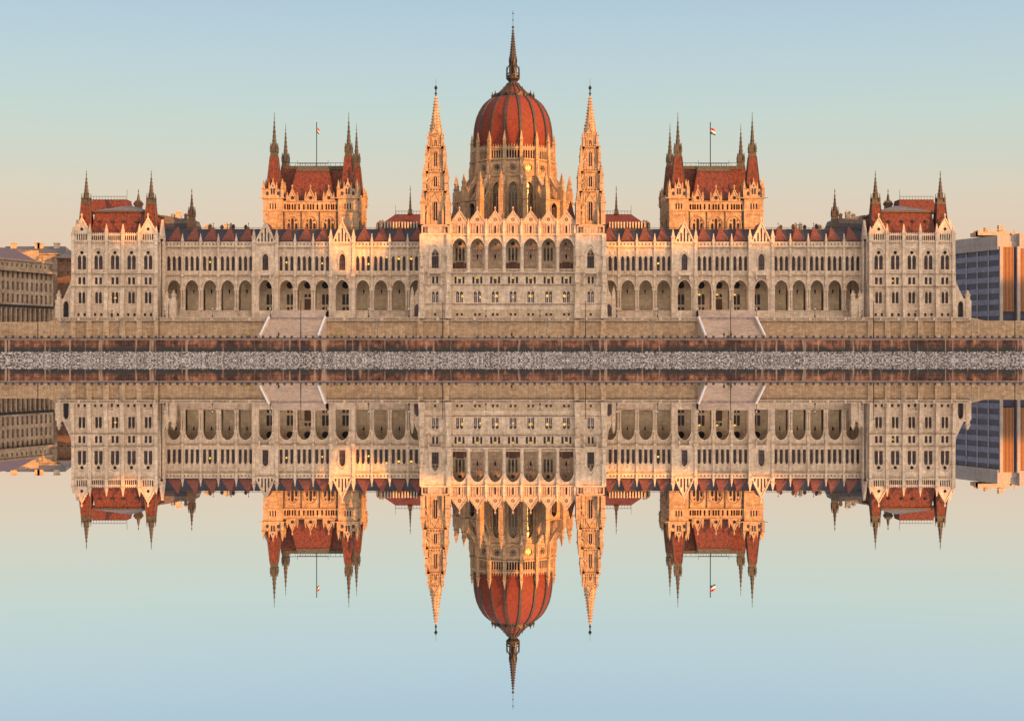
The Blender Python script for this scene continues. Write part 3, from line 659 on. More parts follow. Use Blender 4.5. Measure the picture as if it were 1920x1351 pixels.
def pavilion(sg):
    side = 'left' if sg < 0 else 'right'; Y = -6.0
    U = lambda p, YY=Y: CX + sg * (963.2 - p) * (D + YY) / F
    Z = lambda y, YY=Y: pz(y, YY)
    B = [138.5, 169.7, 200.7, 231.7, 262.7, 294]; C = [(a + b) / 2 for a, b in zip(B, B[1:])]
    wall = MB(); wins = []; pins = []; hw = mm(15.6, Y)
    for i, c in enumerate(C):
        cx = U(c); x0, x1 = cx - hw, cx + hw
        wallrow(wall, x0, x1, ZT - .5, Z(571), Y - .25, [(cx + e * mm(5.8, Y), rect(mm(2.3, Y), Z(592.5), Z(587))) for e in (-1, 1)], .6)
        wall.box(x0, x1, Y - .4, Y, Z(571.4), Z(570.2)); wall.box(x0, x1, Y - .34, Y - .25, Z(583), Z(581.5))
        l1 = [(e * mm(3.5, Y), mm(2.75, Y), Z(568.5), Z(551), Z(547)) for e in (-1, 1)]
        wallrow(wall, x0, x1, Z(571), Z(536), Y, [(cx + l[0], arch(*l[1:], .08, 5)) for l in l1], .5); mould(wall, cx, mm(7, Y), Z(551), Z(543.5), Y, .22, .16, .1, foot=.5)
        wall.box(x0, x1, Y - .5, Y, Z(536.2), Z(535))
        l2 = [(e * mm(4.1, Y), mm(2.6, Y), Z(533), Z(520), Z(520)) for e in (-1, 1)]
        wallrow(wall, x0, x1, Z(536), Z(513), Y, [(cx + l[0], rect(l[1], l[2], l[3])) for l in l2], .5)
        wall.box(x0, x1, Y - .5, Y, Z(513.2), Z(512))
        l3 = [(e * mm(4.4, Y), mm(3.5, Y), Z(505), Z(483), Z(478.5)) for e in (-1, 1)]
        wallrow(wall, x0, x1, Z(513), Z(477.8), Y, [(cx + l[0], arch(*l[1:], .1, 6)) for l in l3], .55)
        wallrow(wall, x0, x1, Z(477.8), Z(456), Y, [(cx, disc(Z(473.5), mm(3.5, Y)))], .55)
        mould(wall, cx, mm(11, Y), Z(478), Z(465.5), Y, .3, .2, .12); mould(wall, cx, mm(9, Y), Z(478), Z(468), Y, .12, .12, .12, foot=3.8); ring(wall, cx, Z(473.5), mm(3.6, Y), Y)
        wall.box(cx - mm(9.5, Y), cx + mm(9.5, Y), Y - .7, Y, Z(511.8), Z(510.6)); wall.box(cx - mm(9.5, Y), cx + mm(9.5, Y), Y - .7, Y - .5, Z(507.2), Z(506.3))
        for k in range(9): gx = cx + (k - 4) * mm(2.2, Y); wall.box(gx - .08, gx + .08, Y - .66, Y - .54, Z(510.6), Z(507.2))
        wins += [(cx, Y + .45, l1, (), 'window'), (cx, Y + .45, l2, (), 'square_window'), (cx, Y + .5, l3, ((0, Z(473.5), mm(3.5, Y)),), 'window')]
        wins.append((cx, Y + .2, [(e * mm(5.8, Y), mm(2.3, Y), Z(592.5), Z(587), Z(587)) for e in (-1, 1)], (), 'cellar_window'))
        # corbel table and parapet
        wallrow(wall, x0, x1, Z(456), Z(452.5), Y, []); wall.box(x0, x1, Y - .45, Y, Z(453.6), Z(452.2))
        for k in range(8): gx = x0 + (k + .5) * (x1 - x0) / 8; wall.box(gx - .13, gx + .13, Y - .35, Y, Z(456.2), Z(453.6))
        if i in (0, 4):
            n, pw = 5, mm(4.1, Y); wallrow(wall, x0, x1, Z(452.2), Z(435.5), Y - .15, [(cx + (k - 2) * pw, arch(mm(1.15, Y), Z(450), Z(439.5), Z(438.3), .1, 3)) for k in range(5)], .5)
            gable(wall, cx, hw * .92, Z(435.5), Z(409.5), Y - .15, .6, 0, hole=(Z(429.5), .48))
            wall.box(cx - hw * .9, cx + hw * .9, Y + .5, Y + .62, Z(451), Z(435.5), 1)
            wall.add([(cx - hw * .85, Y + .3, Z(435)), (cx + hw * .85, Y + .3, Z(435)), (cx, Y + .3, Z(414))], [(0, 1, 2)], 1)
        else:
            n = 7; pw = (x1 - x0 - .8) / n
            wallrow(wall, x0, x1, Z(452.2), Z(439.3), Y - .15, [(cx + (k - 3) * pw, arch(mm(1.3, Y), Z(450.3), Z(443), Z(441), .1, 3)) for k in range(n)], .4)
            for k in range(n + 1): gx = cx + (k - 3.5) * pw; wall.prism([(gx - .3, Z(439.3)), (gx + .3, Z(439.3)), (gx, Z(435.6))], Y - .15, Y + .2)
    for j, b in enumerate(B):
        x = U(b); wd = mm(3.6, Y)
        wall.hexa((x - wd, x + wd, Y - 1.9, Y + .1, ZT - .4), (x - wd * .95, x + wd * .95, Y - 1.5, Y + .1, Z(571)))
        wall.hexa((x - wd * .95, x + wd * .95, Y - 1.5, Y + .1, Z(571)), (x - wd * .85, x + wd * .85, Y - .85, Y + .1, Z(536)))
        wall.box(x - wd * .85, x + wd * .85, Y - .8, Y, Z(536), Z(512)); wall.box(x - wd * .75, x + wd * .75, Y - .6, Y, Z(512), Z(452))
        wall.box(x - wd, x + wd, Y - 1.2, Y, Z(512.8), Z(511.6)); wall.box(x - wd, x + wd, Y - 1.55, Y, Z(536.6), Z(535))
        if 0 < j < 5: pins.append((x, Y - .2, Z(452), Z(419), .95))
        else: pins.append((x, Y - .2, Z(452), Z(424), 1.0))
    xi, xo = sorted((U(135.5), U(299)))
    wall.box(xi, xo, Y + .9, 30, ZT - .5, Z(452)); wall.box(xi, xo, Y + .62, Y + .9, Z(455), Z(452))
    wall.box(xi - .25, xo + .25, Y + .1, 30, Z(454), Z(452.1))
    xin = U(299); s_in = 1 if sg < 0 else -1
    for k in range(3):    # blind arches and buttresses along the inner return wall and the outer one
        for xe, s3 in ((xin, s_in), (U(135.5), -s_in)):
            yy = Y + 3 + k * 9
            wall.box(min(xe, xe + s3 * .9), max(xe, xe + s3 * .9), yy - .6, yy + .6, ZT, Z(452)); pins.append((xe + s3 * .3, yy, Z(452), Z(430), .9))
    # side gable facing outward and inward
    for xe in (U(136.5), U(298)):
        wall.prismx([(Y + 1, Z(452)), (Y + 8.5, Z(452)), (Y + 4.75, Z(409))], xe - .3, xe + .3)
    # flying buttress with little gateway, outside and inside
    for (a, b, yB) in ((135, 108, 9.5), (300, 324, 9.5)):
        xa, xb = U(a), U(b); xm = (xa + xb) / 2 * .4 + xb * .6; yy = Y + 1.0
        d = 1 if xb > xa else -1; wch = abs(xb - xa)
        o0, o1 = xa + d * wch * .28, xa + d * wch * .66
        arcp = [(o1 + (o0 - o1) * .5 + (o1 - o0) * .5 * math.cos(t), Z(574) + 1.6 * math.sin(t)) for t in [math.pi * q_ / 8 for q_ in range(9)]]
        P = [(xa, ZT - .3), (xa, Z(512 if a < 200 else 530)), (xa + d * wch * .18, Z(530 if a < 200 else 545)), (xa + d * wch * .38, Z(543 if a < 200 else 552)), (xa + d * wch * .68, Z(560)), (xb, Z(560)), (xb, ZT - .3), (o1, ZT - .3)] + arcp + [(o0, ZT - .3)]
        wall.prism(P, yy, yy + 1.6)
        wall.add([(o0, yy + .9, ZT), (o1, yy + .9, ZT), (o1, yy + .9, Z(566)), (o0, yy + .9, Z(566))], [(0, 1, 2, 3)], 1)
        wall.box(xb - .75, xb + .75, yy - .4, yy + 2, ZT - .3, Z(562)); pins.append((xb, yy + .8, Z(562), Z(543), 1.1))
        if a > 200: wall.box(xb - d * 2 - .6, xb - d * 2 + .6, yy - .2, yy + 1.8, ZT - .3, Z(560)); pins.append((xb - d * 2, yy + .8, Z(560), Z(544), .9))
    Wp = obj('end_pavilion', wall, ['st', 'slate'], pal, (U(216), Y, ZT)); Wp['label'] = '%s end pavilion with red mansard roof' % side
    for n_, (cx, yy, l, ci, nm) in enumerate(wins):
        lit = None
        if sg < 0 and nm == 'window' and abs(cx - U(C[2])) < .1 and not ci: lit = (.0, 1.6, .35, 'star')
        if sg > 0 and nm == 'square_window' and abs(cx - U(C[3])) < .1: lit = (-mm(4.1, Y), 1.1, .22, 'strip')
        win(Wp, cx, yy, l, ci, lit=lit, name=nm, bars=(nm != 'cellar_window'))
    PM = {}
    for x, yy, a, b, ww in pins:
        k = (ww, round(b - a, 1))
        if k not in PM: m_ = MB(); pin(m_, 0, 0, 0, b - a, ww, sh=.45); PM[k] = m_.mesh('pinnacle', ['st'])
        obj('pinnacle', PM[k], None, Wp, (x, yy, a))
    dp = MB(); xd_ = U(303.5); dp.bar((xd_, Y + .3, ZT), (xd_, Y + .3, Z(452)), .16, 0, 6); dp.sq(xd_, Y + .3, Z(452), Z(448), .3, .38)
    obj('drainpipe', dp, ['iron'], Wp, (xd_, Y + .3, ZT))
    # mansard
    rf = MB(); xa, xb = sorted((U(167), U(277)))
    rf.hexa((xa, xb, Y + 1, Y + 26, Z(451)), (xa + .8, xb - .8, Y + 3.8, Y + 23, Z(398, -3)), 0)
    rf.hexa((xa + .4, xb - .4, Y + 3.4, Y + 23.4, Z(398, -3)), (xa + .4, xb - .4, Y + 3.4, Y + 23.4, Z(394.5, -3)), 1)
    rf.hexa((xa + .5, xb - .5, Y + 3.6, Y + 23, Z(394.5, -3)), (xa + 7.5, xb - 7.5, Y + 12, Y + 15, Z(386, 6)), 3)
    xc, xd = sorted((U(170, 14), U(243, 14)))
    rf.hexa((xc, xd, 12, 22, Z(400, 14)), (xc + .6, xd - .9, 14, 20, Z(375, 14)), 0)
    rf.box(xc + .5, xd - .8, 13.9, 20, Z(375, 14), Z(374, 14), 1); rf.box(xc + .6, xd - 1, 14, 14.1, Z(368.6, 14), Z(367.8, 14), 1)
    for k in range(12): gx = xc + 1 + k * (xd - xc - 2) / 11; rf.bar((gx, 14, Z(374, 14)), (gx, 14, Z(368, 14)), .06, 1)
    rf.bar((U(239, 14), 14, Z(374, 14)), (U(239, 14), 14, Z(356, 14)), .06, 2)
    for p in (188, 212, 232, 257):
        x = U(p, -4); rf.box(x - .35, x + .35, Y + 2.2, Y + 3.4, Z(416.5, -4), Z(413.5, -4), 2); rf.sq(x, Y + 2.9, Z(413.5, -4), Z(411.5, -4), .5, .05, 1)
    obj('roof', rf, ['red', 'bronze', 'slate', 'green'], Wp, (U(216), 5, Z(435)))
    # two corner turrets with pyramids and slim spires, plus a rear one
    for p in (163.4, 285):
        tb = MB(); x = U(p, -2); yy = -2.4; zz = lambda v: pz(v, -2)
        tb.sq(x, yy, zz(452), zz(383), mm(13.6, -2), mm(7.3, -2), 0)
        for e in (-1, 1):
            for f in (-1, 1): tb.bar((x + e * mm(13.5, -2), yy + f * mm(13.5, -2), zz(451)), (x + e * mm(7.5, -2), yy + f * mm(7.5, -2), zz(383)), .14, 1)
        tb.box(x - .3, x + .3, yy - mm(9.2, -2) - .3, yy, zz(411), zz(408), 2)
        t = obj('corner_turret', tb, ['red', 'bronze', 'slate'], Wp, (x, yy, zz(452)))
        sp = MB(); sp.sq(x, yy, zz(384), zz(379.5), mm(8.4, -2), mm(8.0, -2)); sp.sq(x, yy, zz(379.5), zz(373), mm(6.3, -2), mm(5.4, -2))
        for e in (-1, 1):
            for f in (-1, 1): pin(sp, x + e * mm(6.6, -2), yy + f * mm(6.6, -2), zz(381), zz(363), .4, croc=False)
        sp.sq(x, yy, zz(372.9), zz(371.8), mm(7.4, -2), mm(7.4, -2)); spire(sp, x, yy, zz(372), zz(329), mm(5.2, -2), 8, 0, 1.1, .08, .12); finial(sp, x, yy, zz(329), zz(320))
        sp.sq(x, yy, zz(363), zz(361.5), mm(4.4, -2), mm(4.0, -2))
        obj('turret_spire', sp, ['bronze'], Wp, (x, yy, zz(384)))
    sp = MB(); x = U(260.5, 22); z = lambda v: pz(v, 22)
    sp.box(x - 1, x + 1, 21, 23, z(400), z(379)); sp.sq(x, 22, z(379), z(376), .75, .6); spire(sp, x, 22, z(376), z(360), .6, 6, 0, 1.0, .05, .1); finial(sp, x, 22, z(360), z(355))
    sp.box(x - 1.4, x + 1.4, 21.4, 22.6, z(385), z(380)); [sp.fr(x + k * .5, 22, z(380), z(376.5), .14, .14, 6) for k in (-2, 2)]
    obj('rear_turret', sp, ['bronzed'], Wp, (x, 22, z(400)))
    return Wp

def rearblock(sg):
    """roofs, chimneys and the slim spire that rise behind each wing next to the end pavilion"""
    U = lambda p, YY: CX + sg * (962.5 - p) * (D + YY) / F
    side = 'left' if sg < 0 else 'right'
    r = MB(); Y = 24; z = lambda v: pz(v, Y); X = lambda p: U(p, Y)
    a, b = sorted((X(296), X(365)))
    r.hexa((a, b, Y - 4, Y + 16, z(440)), (a + 1, b - 1, Y - 1, Y + 12, z(410)), 0)
    pts = [(X(300), z(410)), (X(306), z(404)), (X(330), z(408)), (X(362), z(416)), (X(362), z(420)), (X(300), z(420))]
    r.prism(pts, Y - 2, Y + 12, 1)
    RB = obj('rear_roof', r, ['slate', 'green'], pal, (X(330), Y, z(430))); RB['label'] = '%s rear roof with chimneys beside the end pavilion' % side
    for p, t, w_ in ((321, 399, 2.6), (331.5, 394, 4.2), (345, 399, 2.2), (385, 420, 3), (391, 419, 2), (413, 421, 2.2), (421, 417, 2.5), (430, 418, 2.4), (435, 420, 1.6), (458, 421, 2)):
        c = MB(); x = X(p); h = mm(w_, Y); c.box(x - h, x + h, Y + 2, Y + 3.6, z(432), z(t + 3)); c.box(x - h - .15, x + h + .15, Y + 1.85, Y + 3.75, z(t + 3.2), z(t + 1.8))
        for e in (-.5, .5): c.fr(x + e * h, Y + 2.8, z(t + 2), z(t - 1), .2, .17, 6)
        obj('chimney', c, ['rust' if w_ > 2.3 else 'bronzed'], RB, (x, Y + 2.8, z(432)))
    sp = MB(); x = X(367.5); yy = Y - 6; zz = lambda v: pz(v, yy)
    sp.sq(x, yy, zz(436), zz(406), mm(8.6, yy), mm(5.4, yy)); sp.sq(x, yy, zz(406), zz(404.5), mm(6.6, yy), mm(6.6, yy)); sp.sq(x, yy, zz(404.5), zz(396), mm(4.6, yy), mm(4.2, yy))
    for e in (-1, 1):
        for f in (-1, 1): pin(sp, x + e * mm(5, yy), yy + f * mm(5, yy), zz(406), zz(388), .45, croc=False)
    spire(sp, x, yy, zz(396), zz(360), mm(3.9, yy), 8, 0, 1.0, .06, .12); finial(sp, x, yy, zz(360), zz(354))
    obj('slim_spire', sp, ['bronzed'], RB, (x, yy, zz(436)))
    # hipped red roof between court tower and river tower
    h = MB(); Y = 22; z = lambda v: pz(v, Y); X = lambda p: U(p, Y)
    a, b = X(717), X(800); ra, rb_ = X(741), X(800)
    def hp(xa_, xb_, xc_, xd_): h.add([(xa_, Y - 5, z(423)), (xb_, Y - 5, z(423)), (xd_, Y + 1, z(401)), (xc_, Y + 1, z(401)), (xa_, Y + 12, z(423)), (xb_, Y + 12, z(423))], [(0, 1, 2, 3), (0, 3, 4), (3, 2, 5, 4)], 0)
    hp(a, b, ra, rb_); h.box(min(a, b), max(a, b), Y - 5, Y + 12, z(445), z(423), 1)
    for k in range(13): x = X(719 + k * 5.4); h.box(x - .22, x + .22, Y - 5.6, Y - 5.1, z(431), z(420), 2); h.sq(x, Y - 5.35, z(420), z(418.5), .25, .05, 2)
    h.box(min(ra, rb_), max(ra, rb_), Y + 1, Y + 1.1, z(395.6), z(394.9), 3)
    for k in range(10): x = X(742 + k * 5.5); h.bar((x, Y + 1, z(401)), (x, Y + 1, z(395)), .06, 3)
    h.bar((X(741), Y + 1, z(401)), (X(741), Y + 1, z(384)), .06, 3)
    hr = obj('hipped_roof', h, ['red', 'slate', 'st', 'iron'], pal, (X(760), Y, z(430)))
    s2 = MB(); x = X(769); s2.sq(x, Y + 1, z(401), z(393), mm(4.4, Y), mm(3, Y)); s2.sq(x, Y + 1, z(393), z(392), mm(3.6, Y), mm(3.6, Y)); spire(s2, x, Y + 1, z(392), z(356), mm(2.5, Y), 8, 0, 1, .06, .1); finial(s2, x, Y + 1, z(356), z(347))
    obj('ridge_spire', s2, ['bronzed'], hr, (x, Y + 1, z(401)))
    for p, t in ((709, 417), (713, 414), (718, 413), (731, 416)):
        c = MB(); x = U(p, 30); zz = lambda v: pz(v, 30); c.box(x - .5, x + .5, 29, 30, zz(432), zz(t + 2)); c.fr(x, 29.5, zz(t + 2), zz(t - 1), .35, .25, 6); obj('chimney', c, ['rust'], hr, (x, 29.5, zz(432)))

def court(sg):
    side = 'left' if sg < 0 else 'right'; Y = 14.0
    U = lambda p, YY=Y: CX + sg * (963.0 - p) * (D + YY) / F
    Z = lambda v, YY=Y: pz(v, YY)
    # symmetric tower: centre 581.5 (turret centres 509.3/653.8)
    cx = U(582.3); tw = mm(18.1, Y); hx = mm(88.3, Y)
    wall = MB(); wins = []; zlo = Z(470)
    # middle field
    x0, x1 = cx - hx + 2 * tw, cx + hx - 2 * tw
    yw = Y + .8; mids = [cx - mm(34.3, Y), cx, cx + mm(34.3, Y)]
    ops = []
    for m in mids:
        for dd, t in ((-mm(7, Y), 418), (0, 409), (mm(7, Y), 418)): ops.append((m + dd, arch(mm(2.6, Y), Z(448), Z(t + 3), Z(t), .15, 4)))
    wallrow(wall, x0, x1, zlo, Z(396), yw, ops, .6)
    for m in mids:
        wins.append((m, yw + .5, [(dd, mm(2.6, Y), Z(448), Z(t + 3), Z(t)) for dd, t in ((-mm(7, Y), 418), (0, 409), (mm(7, Y), 418))]))
        mould(wall, m, mm(12, Y), Z(418), Z(405), yw, .3, .25, .2, foot=4)
        for e in (-1, 1): wall.add([(m + e * mm(6, Y) + .3 * math.cos(i * .785), yw - .03, Z(413) + .3 * math.sin(i * .785)) for i in range(8)], [tuple(range(8))], 1)
    for m in ((mids[0] + mids[1]) / 2, (mids[1] + mids[2]) / 2, x0 + .4, x1 - .4): wall.bar((m, yw - .2, zlo), (m, yw - .2, Z(395)), .14, 1)
    wall.box(x0, x1, yw - .4, yw + .3, Z(396.2), Z(394.6))
    # open arcade band
    lw = mm(1.6, Y); xs_ = []
    for m in mids: xs_ += [m - mm(5, Y), m, m + mm(5, Y)]
    for m in ((mids[0] + mids[1]) / 2, (mids[1] + mids[2]) / 2): xs_ += [m - mm(4.4, Y), m + mm(4.4, Y)]
    xs_ += [x0 + mm(4, Y), x0 + mm(9, Y), x1 - mm(4, Y), x1 - mm(9, Y)]
    wallrow(wall, x0, x1, Z(394.6), Z(377), yw - .1, [(x, arch(lw, Z(392.5), Z(384), Z(382), .1, 3)) for x in sorted(xs_)], .5)
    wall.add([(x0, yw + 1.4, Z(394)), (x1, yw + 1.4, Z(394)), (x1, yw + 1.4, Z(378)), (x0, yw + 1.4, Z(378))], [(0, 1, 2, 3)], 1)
    wall.box(x0, x1, yw - .3, yw + .5, Z(377.5), Z(376.3))
    gl = []
    for m in mids:
        g = MB(); gable(g, m, mm(9.4, Y), Z(376.3), Z(355), yw - .15, .5, 0, hole=(Z(370.5), .55), step=.9); g.add([(m - 1.2, yw + .2, Z(376)), (m + 1.2, yw + .2, Z(376)), (m, yw + .2, Z(361))], [(0, 1, 2)], 1)
        for e in (-1, 1): pin(g, m + e * mm(9.5, Y), yw, Z(377), Z(359), .6)
        gl.append((m, g))
    # corner turret bodies on all four corners
    cs = [(cx + e * (hx - tw), Y + tw + f * (28.7 - 2 * tw)) for e in (-1, 1) for f in (0, 1)]
    dep = 28.7
    wall.box(cx - hx + .4, cx + hx - .4, Y + 2.6, Y + dep - .4, zlo, Z(384))
    for e in (-1, 1):  # side faces: blind arches & gablets
        xf = cx + e * (hx - .3)
        for k in range(3):
            yy = Y + 2 * tw + (dep - 4 * tw) * (k + .5) / 3
            wall.prismx([(yy - 1.4, Z(394)), (yy + 1.4, Z(394)), (yy + 1.4, Z(377)), (yy, Z(357)), (yy - 1.4, Z(377))], xf - .25, xf + .25)
            wall.prismx([(yy - .8, Z(440)), (yy + .8, Z(440)), (yy + .8, Z(415)), (yy, Z(409)), (yy - .8, Z(415))], xf - .36, xf + .36, 1)
            wall.box(xf - .5, xf + .5, yy + 2.0, yy + 2.5, zlo, Z(365))
    T = obj('court_tower', wall, ['st_sun', 'slate'], pal, (cx, Y, zlo)); T['label'] = '%s square tower with red hipped roof and four turret spires' % side
    for m, yy, l in wins: win(T, m, yy, l)
    for m, g in gl: obj('gablet', g, ['st_sun', 'slate'], T, (m, yw, Z(376)))
    for i, (tx, ty) in enumerate(cs):
        b = MB(); rear = ty > Y + 10
        b.box(tx - tw, tx + tw, ty - tw, ty + tw, zlo, Z(395)); b.box(tx - tw - .2, tx + tw + .2, ty - tw - .2, ty + tw + .2, Z(395.6), Z(394.4))
        for q_ in range(4):
            f = MB()
            wallrow(f, -tw, tw, Z(394.4), Z(372), -tw, [((k - 1) * mm(5, Y), arch(mm(1.3, Y), Z(392), Z(383), Z(381), .1, 3)) for k in range(3)], .4)
            f.box(-tw * .9, tw * .9, -tw + .42, -tw + .5, Z(394), Z(373), 1)
            f.box(-tw - .3, tw + .3, -tw - .35, -tw + .4, Z(372.3), Z(370.8))
            for k in range(5): mould(f, (k - 2) * mm(4.8, Y), .3, Z(404), Z(402), -tw, .1, .1, n=3)
            # upper stage with gable and round openings
            f.prism([(-mm(6.5, Y), Z(370.8)), (mm(6.5, Y), Z(370.8)), (mm(6.5, Y), Z(352)), (0, Z(338)), (-mm(6.5, Y), Z(352))], -tw + .1, -tw + .8)
            for e in (-1, 1):
                f.prism([(e * mm(1.1, Y) - .25 + e * .2, Z(364)), (e * mm(1.1, Y) + .25 + e * .2, Z(364)), (e * mm(1.1, Y) + .25 + e * .2, Z(353)), (e * mm(1.1, Y) - .25 + e * .2, Z(353))], -tw + .06, -tw + .12, 1)
                f.prism([(e * mm(10.5, Y) - mm(5, Y), Z(370.8)), (e * mm(10.5, Y) + mm(5, Y), Z(370.8)), (e * mm(10.5, Y) + mm(5, Y), Z(356)), (e * mm(10.5, Y), Z(353)), (e * mm(10.5, Y) - mm(5, Y), Z(356))], -tw + .15, -tw + .6)
                f.prism([(e * mm(10.3, Y) + .45 * math.cos(t) , Z(362.5) + .65 * math.sin(t)) for t in [k * .785 for k in range(8)]], -tw + .1, -tw + .16, 1)
            f.prism([(-.25, Z(350)), (.25, Z(350)), (0, Z(345.5))], -tw + .06, -tw + .12, 1)
            f.sq(0, -tw + .4, Z(338.5), Z(333), .16, .06)
            pin(f, -tw + .1, -tw + .1, Z(371), Z(337), .85, sh=.5)
            for e in (-1, 1): pin(f, e * mm(6.8, Y), -tw + .2, Z(356), Z(341), .45)
            b.merge(f, q_ * math.pi / 2, tx, ty)
        b.bar((tx - tw - .2, ty - tw - .2, Z(371.5)), (tx - tw - 1.3, ty - tw - .9, Z(371.0)), .14); b.bar((tx + tw + .2, ty - tw - .2, Z(371.5)), (tx + tw + 1.3, ty - tw - .9, Z(371.0)), .14)
        obj('corner_turret', b, ['st_sun', 'slate'], T, (tx, ty, zlo))
        YY = Y + tw; zz = (lambda v: pz(v, YY)); w2 = lambda n: mm(n, YY)
        s = MB(); s.sq(tx, ty, zz(371), zz(294.5), w2(14.5), w2(6.9), 0); s.sq(tx, ty, zz(372), zz(358), w2(16), w2(12.6), 0)
        for e in (-1, 1):
            for f2 in (-1, 1): s.bar((tx + e * w2(14.3), ty + f2 * w2(14.3), zz(370)), (tx + e * w2(7), ty + f2 * w2(7), zz(294.5)), .13, 1)
        s.sq(tx, ty, zz(294.5), zz(286), w2(7.1), w2(6.3), 1); s.sq(tx, ty, zz(286), zz(284.5), w2(7.4), w2(7.4), 1)
        s.sq(tx, ty, zz(284.5), zz(272), w2(5), w2(4.2), 1)
        for e in (-1, 1):
            for f2 in (-1, 1): pin(s, tx + e * w2(5.8), ty + f2 * w2(5.8), zz(285), zz(268), .5, 1, False)
        spire(s, tx, ty, zz(273), zz(222), w2(4.3), 8, 1, 1.2, .07, .14); finial(s, tx, ty, zz(223), zz(210), 1)
        obj('turret_spire', s, ['red', 'bronze'], T, (tx, ty, zz(371)))
    # roof
    r = MB(); yc = Y + dep / 2; zt = Z(318, Y + 12); zt2 = Z(313, Y + 12)
    r.hexa((cx - 11.2, cx + 11.2, Y + 9, Y + dep - 2, Z(388)), (cx - 9.5, cx + 9.5, Y + 12, Y + dep - 7, zt), 0)
    r.hexa((cx - 9.8, cx + 9.8, Y + 11.8, Y + dep - 6.8, zt), (cx - 9.8, cx + 9.8, Y + 11.8, Y + dep - 6.8, zt2 + .3), 1)
    yp = Y + 1.6; wb, wt = mm(42, Y), mm(31.5, Y)
    r.hexa((cx - wb - .8, cx + wb + .8, yp, Y + 13, Z(388)), (cx - wt, cx + wt, yp + 4, Y + 13, Z(317)), 0)
    r.hexa((cx - wt - .1, cx + wt + .1, yp + 3.8, Y + 13, Z(317)), (cx - wt + .4, cx + wt - .4, yp + 4.2, Y + 13, Z(307.5)), 1)
    for (xa_, xb_, yy, zz_) in ((cx - wt + .4, cx + wt - .4, yp + 4.3, Z(307.5)), (cx - 9.4, cx + 9.4, Y + 12, zt2 + .3)):
        r.box(xa_, xb_, yy, yy + .1, zz_ + .85, zz_ + 1.0, 2)
        n = 12
        for k in range(n + 1): gx = xa_ + (xb_ - xa_) * k / n; r.bar((gx, yy, zz_), (gx, yy, zz_ + (2.0 if k in (0, n) else .95)), .06, 2)
    obj('roof', r, ['red', 'bronze', 'iron'], T, (cx, yc, Z(384)))
    # flagpole on the roof: a thing of its own
    fx = U(592.7 if sg < 0 else 592.0, Y + 6) if sg < 0 else px(1333.5, Y + 6); fz = Z(308); yy = Y + 8
    fp = thing('flagpole', (fx, yy, fz), 'tall mast with a small red, white and green flag on the %s square tower' % side, 'flagpole', 'flags over the court towers')
    p = MB(); p.bar((fx, yy, fz - .5), (fx, yy, pz(230, yy)), .14, 0, 6); p.fr(fx, yy, pz(230, yy), pz(229, yy), .2, .05, 6); obj('pole', p, ['iron'], fp, (fx, yy, fz))
    nx_, nz_ = 8, 9; hgt = 1.7 if sg < 0 else 2.1; wdt = .9 if sg < 0 else 1.4; ztop_ = pz(239, yy)
    for si, mt in enumerate(('cloth_r', 'white', 'cloth_g')):
        c = MB()
        for j in range(4):
            for i in range(nx_ + 1):
                u = i / nx_; vv = (si + j / 3) / 3
                dx_ = wdt * u * (1 - .35 * vv if sg < 0 else 1); dz_ = -hgt * vv - (1.0 if sg < 0 else .9) * u ** 1.3 * (1 - .5 * vv)
                c.v.append((fx + .15 + dx_, yy + .25 * math.sin(u * 7 + vv * 3), ztop_ + dz_))
        for j in range(3):
            for i in range(nx_): k = j * (nx_ + 1) + i; c.f.append((k, k + 1, k + nx_ + 2, k + nx_ + 1)); c.m.append(0)
        o = obj('flag_stripe', c, [mt], fp, (fx, yy, ztop_))
    return T

